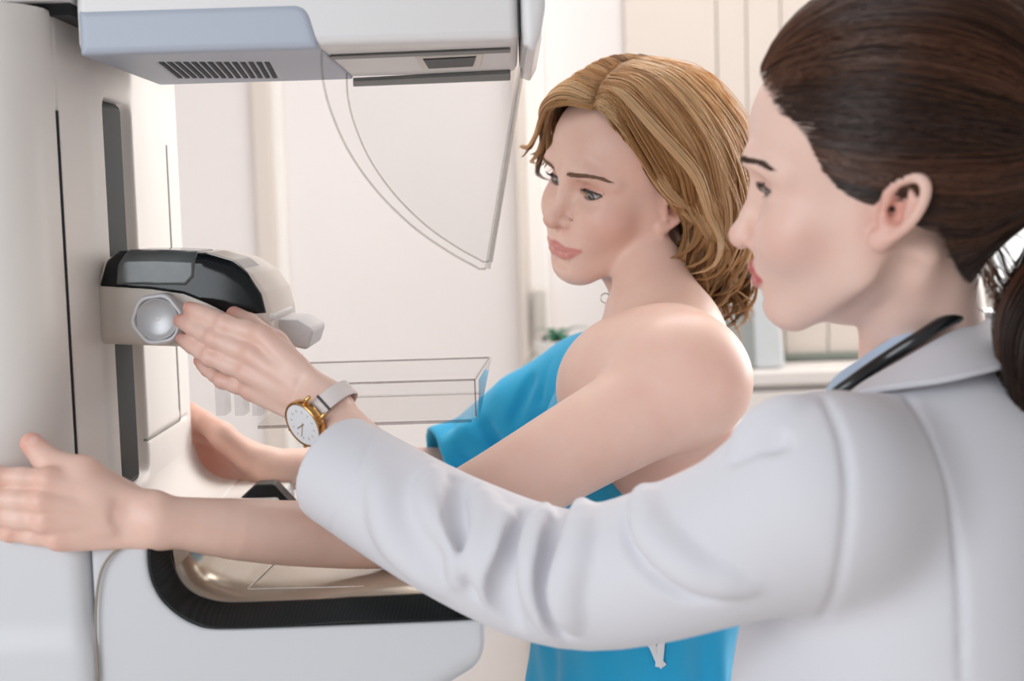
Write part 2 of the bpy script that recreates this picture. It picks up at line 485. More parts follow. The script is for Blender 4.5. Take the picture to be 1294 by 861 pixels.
for tip in tips:
    b0 = pp + V3(0, 0, .07); mid = (b0 + tip) / 2 + V3(0, 0, .02)
    c = spline([b0, mid, tip], 9); wv = [.002, .003, .006, .009, .011, .011, .009, .006, .001]
    t = tip - b0; s = np.cross(t, (0, 0, 1)); s /= np.linalg.norm(s) + 1e-9
    bm = bmesh.new()
    loft(bm, [[p + s * w, p + V3(0, 0, .0012), p - s * w, p - V3(0, 0, .0012)] for p, w in zip(c, wv)])
    fin('leaf', bm, M_leaf, pl)

# ------------------------------------------------------------------ mammography machine
def rbox(lo, hi, r):
    lo = np.asarray(lo, np.float32); hi = np.asarray(hi, np.float32); c = (lo + hi) / 2; b = (hi - lo) / 2 - r
    def fn(p):
        q = np.abs(p - c) - b
        return np.linalg.norm(np.maximum(q, 0), axis=1) + np.minimum(q.max(1), 0) - r
    return fn, c, float(np.linalg.norm(hi - lo) / 2)
def vbox(lo, hi, r):              # rounded in plan only
    f2 = np.array([0, 1]); lo = np.asarray(lo, np.float32); hi = np.asarray(hi, np.float32); c = (lo + hi) / 2; b = (hi - lo) / 2
    def fn(p):
        q = np.abs(p[:, :2] - c[:2]) - b[:2] + r
        d = np.linalg.norm(np.maximum(q, 0), axis=1) + np.minimum(q.max(1), 0) - r
        return np.maximum(d, np.abs(p[:, 2] - c[2]) - b[2])
    return fn, c, float(np.linalg.norm(hi - lo) / 2)
def prism(pts, y0, y1, r, ax=1):        # outline in X-Z extruded along Y, edges rounded by r
    q = np.asarray(pts, np.float32); n = len(q)
    uv = [0, 2] if ax == 1 else [1, 2]
    def fn(p):
        x = p[:, uv]; d = np.full(len(p), 1e9, np.float32); sg = np.ones(len(p), np.float32)
        for i in range(n):
            a, b = q[i], q[i - 1]; e = b - a; w = x - a
            t = np.clip(w @ e / (e @ e), 0, 1); v = w - t[:, None] * e
            d = np.minimum(d, (v * v).sum(1))
            c1 = x[:, 1] >= a[1]; c2 = x[:, 1] < b[1]; c3 = e[0] * w[:, 1] > e[1] * w[:, 0]
            fl = (c1 & c2 & c3) | (~c1 & ~c2 & ~c3)
            sg = np.where(fl, -sg, sg)
        d2 = sg * np.sqrt(d) + r
        dy = np.abs(p[:, ax] - (y0 + y1) / 2) - (y1 - y0) / 2 + r
        return np.minimum(np.maximum(d2, dy), 0) + np.sqrt(np.maximum(d2, 0) ** 2 + np.maximum(dy, 0) ** 2) - r
    c = np.array([q[:, 0].mean(), (y0 + y1) / 2, q[:, 1].mean()]) if ax == 1 else np.array([(y0 + y1) / 2, q[:, 0].mean(), q[:, 1].mean()])
    rad = math.hypot(float(np.abs(q - q.mean(0)).max()) * 1.42, (y1 - y0) / 2)
    return fn, c, rad

M_shell = mat('machine_shell', (234, 229, 224), 0.38, 0.45, bump=0.03, bscale=900, var=0.008)
M_shell2 = mat('machine_shell_cool', (224, 222, 222), 0.38, 0.45, var=0.008)
M_blue = mat('machine_blue_grey', (176, 183, 197), 0.45, 0.4, bump=0.03, bscale=900, var=0.01)
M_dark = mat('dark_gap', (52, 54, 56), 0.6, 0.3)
M_strip = mat('slot_strip_dark', (30, 39, 42), 0.5, 0.22, var=0.03)
M_gap = mat('vent_dark', (58, 58, 64), 0.7, 0.2)
M_clear = clear_mat('clear_plastic', (0.985, 0.985, 0.985))
M_clear_edge = mat('clear_plastic_edge', (232, 228, 226), 0.15, 0.6)

XF = -0.377
mach = empty('mammography_machine', (-0.5, 1.4, 0), 'white mammography machine at left with clear face shield, dark slot and black rimmed breast plate', 'medical machine')

s = Sdf()
f, c, r = vbox((-0.66, 1.135, 0.3), (XF, 1.5, 1.683), 0.07); s.op(f, c, r, 0)
f, c, r = vbox((-0.66, 1.3, 0.3), (XF, 1.664, 1.683), 0.022); s.op(f, c, r, 0.01)
f, c, r = rbox((XF - .014, 1.342, 1.248), (XF + .03, 1.446, 1.622), 0.013); s.op(f, c, r, 0.006, 's')       # the slot
f, c, r = rbox((XF - .016, 1.2095, 1.27), (XF + .02, 1.2145, 1.60), 0.001); s.op(f, c, r, 0.003, 's')      # seams
f, c, r = rbox((XF - .01, 1.592, 1.295), (XF + .02, 1.597, 1.59), 0.001); s.op(f, c, r, 0.002, 's')
f, c, r = rbox((XF - .003, 1.444, 1.281), (XF + .02, 1.63, 1.283), 0.0008); s.op(f, c, r, 0.0015, 's')
f, c, r = rbox((XF - .003, 1.2114, 1.60), (XF + .02, 1.2126, 1.69), 0.0005); s.op(f, c, r, 0.0015, 's')
v, q = surf(s, (-0.66, 1.1, 0.95), (-0.30, 1.69, 1.69), 0.0022)
col_o = mesh_np('column', v, q, M_shell, mach)
g = Sdf()
f, c, r = rbox((-0.66, 1.115, 0.9), (-0.345, 1.66, 1.172), 0.012); g.op(f, c, r, 0)
f, c, r = rbox((-0.66, 1.115, 0.9), (-0.345, 1.20, 1.268), 0.016); g.op(f, c, r, 0.02)
v, q = surf(g, (-0.66, 1.1, 0.95), (-0.33, 1.69, 1.29), 0.003)
mesh_np('column_foot', v, q, mat('foot_shell_light_tint', (212, 213, 217), .4, .4, var=.008), mach)  # same shell as the column; the bluish cast of light is painted in
bm = bmesh.new(); bx(bm, (-0.66, 1.118, 0.0), (-0.346, 1.631, 0.955)); fin('pedestal', bm, M_shell, mach, bevel=0.03, seg=4)
box('slot_strip', (XF - .02, 1.3375, 1.246), (XF - .0008, 1.4185, 1.6215), M_strip, mach, 0.008)
box('seam_line', (XF - .012, 1.2104, 1.225), (XF + .0003, 1.2132, 1.60), M_dark, col_o)

M_slit = mat('slit_grey', (150, 144, 138), .6)
box('seam_line', (XF - .008, 1.5915, 1.283), (XF + .0002, 1.5955, 1.59), M_slit, col_o)
box('seam_line', (XF - .006, 1.446, 1.2812), (XF + .0002, 1.593, 1.2832), M_slit, col_o)
# housing above the column
bm = bmesh.new(); bx(bm, (-0.66, 1.19, 1.688), (-0.3565, 1.67, 1.86)); fin('upper_housing', bm, M_shell2, mach, bevel=0.004)
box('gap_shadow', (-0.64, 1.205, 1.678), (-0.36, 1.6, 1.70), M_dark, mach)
# tube head
bm = bmesh.new(); bx(bm, (-0.354, 1.2, 1.646), (0.0135, 1.468, 1.86)); fin('tube_head', bm, M_shell2, mach, bevel=0.008, seg=4)
out = [(-.352, 1.6435), (-.1535, 1.6435), (-.1535, 1.652), (-.159, 1.672), (-.163, 1.678), (-.170, 1.681), (-.352, 1.681)]
s = Sdf(); f, c, r = prism(out, 1.1975, 1.470, 0.007); s.op(f, c, r, 0)
vent_ang = []
x0 = onZ(205, 88, 1.6435)[0]; x1 = onZ(345, 86, 1.6435)[0]
for i in range(14):
    xa = onZ(203 + i * 10.3, 79, 1.6435); xb = onZ(228 + i * 9.2, 99, 1.6435)
    s.cap(xa, xb, .0024, .0024, .001, 's')
v, q = surf(s, (-0.36, 1.18, 1.635), (-0.14, 1.48, 1.69), 0.0016)
sc = mesh_np('side_cover', v, q, M_blue, mach)
sc['label'] = 'blue grey cover with vent slots'
for i in range(14):
    xa = onZ(203 + i * 10.3, 79, 1.6435); xb = onZ(228 + i * 9.2, 99, 1.6435)
    bm = bmesh.new(); w = V3(.0019, 0, 0)
    extr(bm, [xa - w, xa + w, xb + w, xb - w], (0, 0, .0012)); fin('vent_slot', bm, M_gap, sc, False)
# end cap towards the patient
out = [(0.0155, 1.655), (0.0155, 1.86), (0.037, 1.86), (0.0385, 1.70), (0.0375, 1.672), (0.033, 1.648), (0.026, 1.636), (0.0175, 1.640)]
s = Sdf(); f, c, r = prism(out, 1.198, 1.475, 0.008); s.op(f, c, r, 0)
v, q = surf(s, (0.0, 1.18, 1.62), (0.05, 1.49, 1.87), 0.002)
mesh_np('end_cap', v, q, M_shell2, mach)
box('seam_line', (0.0125, 1.1995, 1.648), (0.0145, 1.20, 1.86), M_dark, mach)
# collimator details under the head
def under(name, pa, pb, pc, pd, h, m, z=1.646):
    bm = bmesh.new(); extr(bm, [onZ(*p, z) for p in (pa, pb, pc, pd)], (0, 0, -h)); return fin(name, bm, m, mach, True, .0012)
M_rail = mat('rail_grey', (84, 84, 82), 0.4, 0.5, metal=0.4)
M_lens = mat('lens_black', (24, 24, 26), 0.45, 0.15)
under('rail', (417, 69), (645, 59.5), (645, 64), (417, 73), .002, M_rail)
under('rail', (446, 98), (645, 88), (645, 97), (446, 105), .004, mat('rail_dark', (92, 94, 92), 0.5, bump=.4, bscale=400))
under('window_frame', (524, 70), (612, 66), (607, 83), (534, 87), .002, mat('cream_plastic', (214, 207, 196), 0.4))
under('lens', (534, 71.5), (602, 68), (598, 80), (541, 83), .0032, M_lens)

# clear face shield: two cheek plates and a front plate
curve = [(406, 64), (408, 100), (418, 140), (440, 190), (475, 240), (520, 285), (565, 317), (606, 340), (614, 340), (661, 57)]
npts = [onY(px, py, 1.203) for px, py in curve]
nx = np.array(npts); cur = spline(nx[:8], 40)
pl_out = [(p[0], p[2]) for p in cur] + [(nx[8][0], nx[8][2]), (nx[9][0], nx[9][2])]
shield = None
for k, yy in enumerate((1.2015, 1.388)):
    bm = bmesh.new(); extr(bm, [(x, yy, z) for x, z in pl_out], (0, .003, 0))
    o = fin('cheek_plate', bm, M_clear, mach, False)
    # polished cut edge of the plate
    e = [(x, z) for x, z in pl_out[:-1]]
    rr = 0.0011
    pth = np.array([(x, yy + .0015, z) for x, z in e])
    v, f = tube_arrays(pth[None], np.full((1, len(pth)), rr), 6)
    mesh_np('plate_edge', v, f, clear_mat('clear_edge_%d' % k, (0.80, 0.79, 0.78), rough=.2), o)
a, b = pl_out[-2], pl_out[-1]
bm = bmesh.new(); extr(bm, [(a[0], 1.2045, a[1]), (b[0], 1.2045, b[1]), (b[0] + .003, 1.2045, b[1]), (a[0] + .003, 1.2045, a[1])], (0, .1835, 0))
fr = fin('front_plate', bm, M_clear, mach, False)
for yy in (1.203, 1.3895):
    pth = np.array([(a[0] + .0015, yy, a[1]), ((a[0] + b[0]) / 2 + .0015, yy, (a[1] + b[1]) / 2), (b[0] + .0015, yy, b[1])])
    v, f = tube_arrays(pth[None], np.full((1, 3), .0028), 6)
    mesh_np('plate_edge', v, f, clear_mat('clear_rim', (0.84, 0.83, 0.82), rough=.12), fr)

# compression carriage
YN = 1.30
def oxz(px, py, y=YN):
    p = onY(px, py, y); return (p[0], p[2])
body_out = [oxz(*p) for p in ((119, 436), (119, 362), (128, 330), (146, 319), (200, 318.5), (258, 321), (292, 331), (318, 347), (334, 370), (342, 396), (345, 425), (332, 462), (300, 486), (272, 487), (252, 470), (236, 440))]
s = Sdf(); f, c, r = prism(body_out, YN, 1.46, 0.012); s.op(f, c, r, 0)
v, q = surf(s, (-0.40, 1.28, 1.32), (-0.20, 1.48, 1.50), 0.0018)
car = mesh_np('compression_carriage', v, q, mat('carriage_shell', (220, 211, 202), 0.35, 0.45, var=0.008), mach)
def skin_patch(name, outline, off, m, parent, y1=1.40):
    g = Sdf(); f, c, r = prism(body_out, YN, 1.46, 0.012)
    g.op(lambda p: f(p) - off, c, r + off, 0)
    f2, c2, r2 = prism([oxz(*p) for p in outline], YN - .02, y1, 0.004)
    g.op(f2, c2, 1e3, 0.0015, 'i')
    v, q = surf(g, (-0.40, 1.27, 1.38), (-0.20, 1.48, 1.50), 0.0012)
    return mesh_np(name, v, q, m, parent)
M_win = mat('smoked_window', (14, 19, 21), 0.08, 0.35, coat=0.0)
win = skin_patch('smoked_window', ((125, 362), (190, 366), (232, 372), (262, 384), (292, 399), (336, 396), (330, 372), (312, 345), (290, 325), (250, 312), (150, 312), (134, 330)), 0.0014, M_win, mach, 1.395)
skin_patch('display_lens', ((147, 360), (236, 361), (246, 350), (249, 312), (162, 312), (149, 335)), 0.0024, mat('display_lens', (84, 88, 88), 0.12, 0.5, var=.45, vscale=18), win, 1.38)
bm = bmesh.new(); extr(bm, [(x, 1.305, z) for x, z in [oxz(*p) for p in ((292, 398), (343, 396), (346, 404), (338, 410), (292, 410))]], (0, .12, 0)); fin('ledge', bm, M_shell2, mach, bevel=.003)
# knob facing the room
kc = onY(201, 403, YN - .012)
knob = None
def ring_lathe(name, prof, m, parent, n=48, hexa=0.0, c=kc):
    bm = bmesh.new(); rings = []
    for r, y in prof:
        rings.append([(c[0] + r * (1 + hexa * math.cos(6 * t)) * math.cos(t + .12), c[1] + y, c[2] + r * (1 + hexa * math.cos(6 * t)) * math.sin(t + .12)) for t in [2 * PI * i / n for i in range(n)]])
    loft(bm, rings); return fin(name, bm, m, parent)
M_knob = mat('knob_white', (222, 221, 224), 0.3, 0.5)
knob = ring_lathe('knob', [(.018, .02), (.0232, .014), (.0236, -.004), (.0228, -.0085), (.0208, -.010), (.0196, -.008), (.0192, -.004), (.004, -.0035)], M_knob, mach, 72, 0.035)
ring_lathe('knob_dish', [(.0192, -.003), (.0188, -.0072), (.0180, -.0078), (.0172, -.0064), (.013, -.0048), (.007, -.0038), (.0005, -.0034)], mat('knob_silver', (196, 197, 200), 0.35, 0.5, metal=0.3), knob, 48)
# paddle bracket and clear paddle tray
bm = bmesh.new(); extr(bm, [(p[0], 1.34, p[1]) for p in [oxz(*q, 1.34) for q in ((330, 403), (376, 404), (397, 417), (389, 443), (366, 438), (332, 448))]], (0, .09, 0))
fin('paddle_bracket', bm, M_shell2, mach, bevel=.004)
Y0, Y1 = 1.29, 1.49
zt = onY(600, 480, Y0)[2]; zb = onY(600, 532, Y0)[2]
X0, X1 = -0.235, onY(600, 480, Y0)[0]
tray = empty('paddle_tray', (0, 0, 0), None, None); tray.parent = mach; tray.matrix_parent_inverse = Matrix.Translation(mach.location).inverted()
Xr = onY(618, 450, Y1)[0]
def slab(name, pts, th, m, par):
    bm = bmesh.new(); extr(bm, pts, th); return fin(name, bm, m, par, False)
slab('side_wall', [(X0, Y0, zb), (X1, Y0, zb), (X1, Y0, zt), (X0, Y0, zt)], (0, .0025, 0), M_clear, tray)
slab('side_wall', [(X0, Y1, zb), (X1, Y1, zb), (Xr, Y1, zt), (X0, Y1, zt)], (0, .0025, 0), M_clear, tray)
slab('floor_plate', [(X0, Y0, zb), (X1, Y0, zb), (X1, Y1, zb), (X0, Y1, zb)], (0, 0, .0025), clear_mat('clear_floor', (.97, .965, .96), ior=1.1), tray)
slab('end_wall', [(X1, Y0, zb), (X1, Y1, zb), (Xr, Y1, zt), (X1 + .001, Y0, zt)], (.0025, 0, 0), M_clear, tray)
M_edge = clear_mat('tray_edge', (0.70, 0.68, 0.68), rough=.2)
for pts, rr in (([(X0, Y0, zt), (X1, Y0, zt)], .0011), ([(X0, Y1, zt), (Xr, Y1, zt)], .0011), ([(X1, Y0, zt), (Xr, Y1, zt)], .0011),
            ([(X0, Y0, zb), (X1 - .004, Y0, zb)], .0016), ([(X1, Y0, zb + .004), (X1, Y0, zt)], .0009), ([(X0, Y1, zb), (X1, Y1, zb)], .0008)):
    pp_ = np.array([pts[0], np.add(pts[0], pts[1]) / 2, pts[1]]); v, f = tube_arrays(pp_[None], np.full((1, 3), rr), 6)
    mesh_np('tray_edge', v, f, M_edge, tray)
for px in (272, 296, 318):
    a = onY(px, 505, 1.36); slab('clip', [(a[0], 1.36, a[2] - .016), (a[0] + .009, 1.36, a[2] - .016), (a[0] + .009, 1.36, a[2] + .02), (a[0], 1.36, a[2] + .02)], (0, .03, 0), clear_mat('clip_clear', (.9, .9, .91), rough=.1), tray)

# breast support: body, carbon rim, plate
def rrect(x0, x1, y0, y1, rl, rr, z, n=14):
    ly = rl * 1.65
    o = []
    for cx, cy, a0, r, q in ((x0 + rl, y0 + ly, PI, rl, ly), (x1 - rr, y0 + rr, 1.5 * PI, rr, rr), (x1 - rr, y1 - rr, 0, rr, rr), (x0 + rl, y1 - rl, .5 * PI, rl, rl)):
        for i in range(n + 1):
            t = a0 + .5 * PI * i / n; o.append((cx + r * math.cos(t), cy + q * math.sin(t), z))
    return o
def carbon(name):
    m = mat(name, (20, 22, 24), 0.36, 0.3)
    nt = m.node_tree; b = nt.nodes['Principled BSDF']
    tc = nt.nodes.new('ShaderNodeTexCoord'); mp = nt.nodes.new('ShaderNodeMapping'); mp.inputs['Rotation'].default_value = (.5, .4, .785)
    nt.links.new(tc.outputs['Object'], mp.inputs[0])
    wv = nt.nodes.new('ShaderNodeTexWave'); wv.inputs['Scale'].default_value = 140; wv.wave_profile = 'TRI'
    nt.links.new(mp.outputs[0], wv.inputs[0])
    cr = nt.nodes.new('ShaderNodeValToRGB'); cr.color_ramp.elements[0].color = (.004, .006, .006, 1); cr.color_ramp.elements[1].color = (.013, .015, .016, 1)
    nt.links.new(wv.outputs['Fac'], cr.inputs[0]); nt.links.new(cr.outputs[0], b.inputs['Base Color'])
    bp = nt.nodes.new('ShaderNodeBump'); bp.inputs['Strength'].default_value = .10; bp.inputs['Distance'].default_value = .001
    nt.links.new(wv.outputs['Fac'], bp.inputs['Height']); nt.links.new(bp.outputs[0], b.inputs['Normal'])
    return m
OUT = [onY(px, py, 1.119) for px, py in ((186, 660), (186, 690), (187, 714), (192, 737), (204, 759), (223, 777), (244, 789), (268, 795), (330, 794), (450, 789.5), (565, 785), (606, 783))]
INN = [onY(px, py, 1.146) for px, py in ((212, 660), (215, 690), (219, 712), (227, 731), (241, 746), (259, 755), (285, 760.5), (330, 760), (400, 757.5), (450, 755), (510, 751.5), (595, 747.5))]
outc, innc = spline(OUT, 70), spline(INN, 70)
clipz = lambda p: V3(p[0], p[1], min(p[2], 1.262 - .193 * (p[1] - 1.12)))     # the raised left end sinks towards the back
prof = [(p[0], p[2]) for p in outc[::3]] + [(-.0295, outc[-1][2]), (-.0295, .96), (-.343, .96), (-.343, outc[0][2])]
s = Sdf()
f, c, r = prism(prof, 1.122, 1.535, .004); s.op(f, c, r, 0)
s.plane(V3(-.0365, 1.13, 1.134), (0.5, 0, -0.866), 0.02)
s.plane(V3(-.3, 1.12, 1.262), (0, .193, 1), .006)
f, c, r = prism([(p[0] + .003, p[2] - .002) for p in innc[::3]] + [(-.05, 1.5), (-.25, 1.5)], 1.15, 1.508, .002); s.op(f, c, r, .003, 's')
v, q = surf(s, (-0.36, 1.10, 0.95), (-0.02, 1.55, 1.27), 0.0025)
mesh_np('support_body', v, q, mat('support_shell', (208, 209, 213), .4, .4, var=.008), mach)
M_carb = carbon('carbon_black')
def rim_band(y_out, y_in):
    sg = 1 if y_in > y_out else -1; rings = []
    for i in range(70):
        o_, n_ = outc[i], innc[i]
        a = V3(o_[0], y_out, o_[2]); b = V3(n_[0], y_in, n_[2]); up_ = (V3(n_[0], 0, n_[2]) - V3(o_[0], 0, o_[2])); up_ /= np.linalg.norm(up_)
        rings.append([a - V3(0, -sg * .004, 0), a, a + up_ * .004 + V3(0, sg * .001, 0), b - V3(0, sg * .005, 0) + up_ * .001, b + up_ * .0008, b + V3(0, sg * .002, 0) - up_ * .004, b - up_ * .006])
        rings[-1] = [clipz(p) for p in rings[-1]]
    return rings
bm = bmesh.new(); loft(bm, rim_band(1.119, 1.146)); loft(bm, rim_band(1.537, 1.512))
ze = innc[-1][2]
loft(bm, [[(-.030, y, ze - .014), (-.036, y, ze - .002), (-.047, y, ze), (-.052, y, ze - .006), (-.040, y, ze - .016)] for y in (1.119, 1.537)])
fin('carbon_rim', bm, M_carb, mach, True)
m = mat('support_plate', (196, 184, 168), 0.22, 0.5, metal=0.55)
nt = m.node_tree; b = nt.nodes['Principled BSDF']
tc = nt.nodes.new('ShaderNodeTexCoord'); ck = nt.nodes.new('ShaderNodeTexChecker'); ck.inputs['Scale'].default_value = 420
nt.links.new(tc.outputs['Object'], ck.inputs[0])
bp = nt.nodes.new('ShaderNodeBump'); bp.inputs['Strength'].default_value = .35; bp.inputs['Distance'].default_value = .0006
nt.links.new(ck.outputs['Fac'], bp.inputs['Height']); nt.links.new(bp.outputs[0], b.inputs['Normal'])
bm = bmesh.new(); ic = spline(INN, 50)
loft(bm, [[tuple(clipz((p[0], y, p[2] - .004))) for p in ic] + [tuple(clipz((p[0] + .001, y, p[2] - .0075)) - V3(0, 0, .001)) for p in ic[::-1]] for y in (1.147, 1.24, 1.33, 1.42, 1.511)])
plate = fin('support_plate', bm, m, mach, True)
M_line = mat('plate_line', (120, 110, 98), .5)
zq = onY(400, 757.5, 1.146)[2] - .0037
for px, py in ((247, 751), (281, 757)):
    a = onZ(px, py, zq); bm = bmesh.new(); extr(bm, [a, a + V3(.0009, 0, 0), V3(a[0] + .0009, 1.505, zq), V3(a[0], 1.505, zq)], (0, 0, .0004)); fin('grid_line', bm, M_line, plate, False)
M_mark = mat('marking_white', (236, 232, 226), 0.5)
a, b_, c_ = onZ(313, 745, zq), onZ(352, 706, zq), onZ(560, 739, zq)
for p0, p1 in ((a, b_), (a, c_)):
    t = (p1 - p0) / np.linalg.norm(p1 - p0); w = np.cross(t, (0, 0, 1)) * .0007
    bm = bmesh.new(); extr(bm, [p0 - w, p0 + w, p1 + w, p1 - w], (0, 0, .0004)); fin('marking', bm, M_mark, plate, False)
# black corner stop at the far side of the plate
zq = 1.194
bm = bmesh.new(); pts = [onY(px, py, 1.55) for px, py in ((293, 640), (322, 613), (346, 612), (372, 640))]
extr(bm, pts, (0, .03, 0)); fin('corner_stop', bm, M_carb, mach, bevel=.003)
# deck joining column and support on the far side
arc = [(-.334 + .043 * math.cos(t), 1.243 + .043 * math.sin(t)) for t in np.linspace(PI, 1.5 * PI, 12)]
bm = bmesh.new(); extr(bm, [(x, 1.31, z) for x, z in [(-.45, 1.10), (-.45, 1.244), (-.3785, 1.244)] + arc + [(-.326, 1.20), (-.326, 1.10)]], (0, .352, 0))
fin('deck', bm, M_shell, mach, bevel=.004)
box('deck_shelf', (-.335, 1.545, 1.10), (-.262, 1.66, 1.1985), M_shell, mach, .004)
# seam between column foot and support
M_gapline = mat('seam_beige', (150, 138, 124), .7)
sm = [onY(px, py, 1.118) for px, py in ((156, 690), (140, 702), (128, 722), (122, 755), (121, 800), (124, 862))]
tube('seam_line', sm, .0011, M_gapline, mach, 30, 8)

# ------------------------------------------------------------------ people: shared head, hair and skin builders
def skin_mat(name, base, lip, flush, rough=0.42):
    m = bpy.data.materials.new(name); m.use_nodes = True
    nt = m.node_tree; b = nt.nodes['Principled BSDF']
    def attr(n):
        a = nt.nodes.new('ShaderNodeAttribute'); a.attribute_name = n; return a.outputs['Fac']
    def mix(f, a, c):
        x = nt.nodes.new('ShaderNodeMix'); x.data_type = 'RGBA'
        nt.links.new(f, x.inputs['Factor']); nt.links.new(a, x.inputs['A']); x.inputs['B'].default_value = (*lin(c), 1)
        return x.outputs['Result']
    tc = nt.nodes.new('ShaderNodeTexCoord')
    nz = nt.nodes.new('ShaderNodeTexNoise'); nz.inputs['Scale'].default_value = 28; nz.inputs['Detail'].default_value = 5
    nt.links.new(tc.outputs['Object'], nz.inputs['Vector'])
    cr = nt.nodes.new('ShaderNodeValToRGB'); l = lin(base)
    cr.color_ramp.elements[0].position = .25; cr.color_ramp.elements[1].position = .75
    cr.color_ramp.elements[0].color = (l[0] * .97, l[1] * .93, l[2] * .92, 1); cr.color_ramp.elements[1].color = (min(1, l[0] * 1.02), l[1] * 1.04, l[2] * 1.04, 1)
    nt.links.new(nz.outputs['Fac'], cr.inputs[0])
    c = mix(attr('flush'), cr.outputs[0], flush)
    c = mix(attr('lip'), c, lip)
    c = mix(attr('nail'), c, (232, 190, 180))
    nt.links.new(c, b.inputs['Base Color'])
    rr = nt.nodes.new('ShaderNodeMapRange'); rr.inputs['To Min'].default_value = rough; rr.inputs['To Max'].default_value = .25
    nt.links.new(attr('lip'), rr.inputs['Value']); nt.links.new(rr.outputs[0], b.inputs['Roughness'])
    b.inputs['Specular IOR Level'].default_value = .4
    b.inputs['Subsurface Weight'].default_value = .22
    b.inputs['Subsurface Radius'].default_value = (1.0, .35, .2)
    b.inputs['Subsurface Scale'].default_value = .006
    n2 = nt.nodes.new('ShaderNodeTexNoise'); n2.inputs['Scale'].default_value = 900; n2.inputs['Detail'].default_value = 2
    nt.links.new(tc.outputs['Object'], n2.inputs['Vector'])
    bp = nt.nodes.new('ShaderNodeBump'); bp.inputs['Strength'].default_value = .06; bp.inputs['Distance'].default_value = .0005
    nt.links.new(n2.outputs['Fac'], bp.inputs['Height']); nt.links.new(bp.outputs[0], b.inputs['Normal'])
    return m

class Pose:
    """head pose: columns right / forward / up"""
    def __init__(s, fwd, up, t):
        f = np.asarray(fwd, float); f /= np.linalg.norm(f)
        r = np.cross(f, up); r /= np.linalg.norm(r)
        s.M = np.stack([r, f, np.cross(r, f)], 1); s.t = np.asarray(t, float)
    def __call__(s, x, y, z): return s.M @ V3(x, y, z) + s.t
    def arr(s, a): return np.asarray(a, float) @ s.M.T + s.t

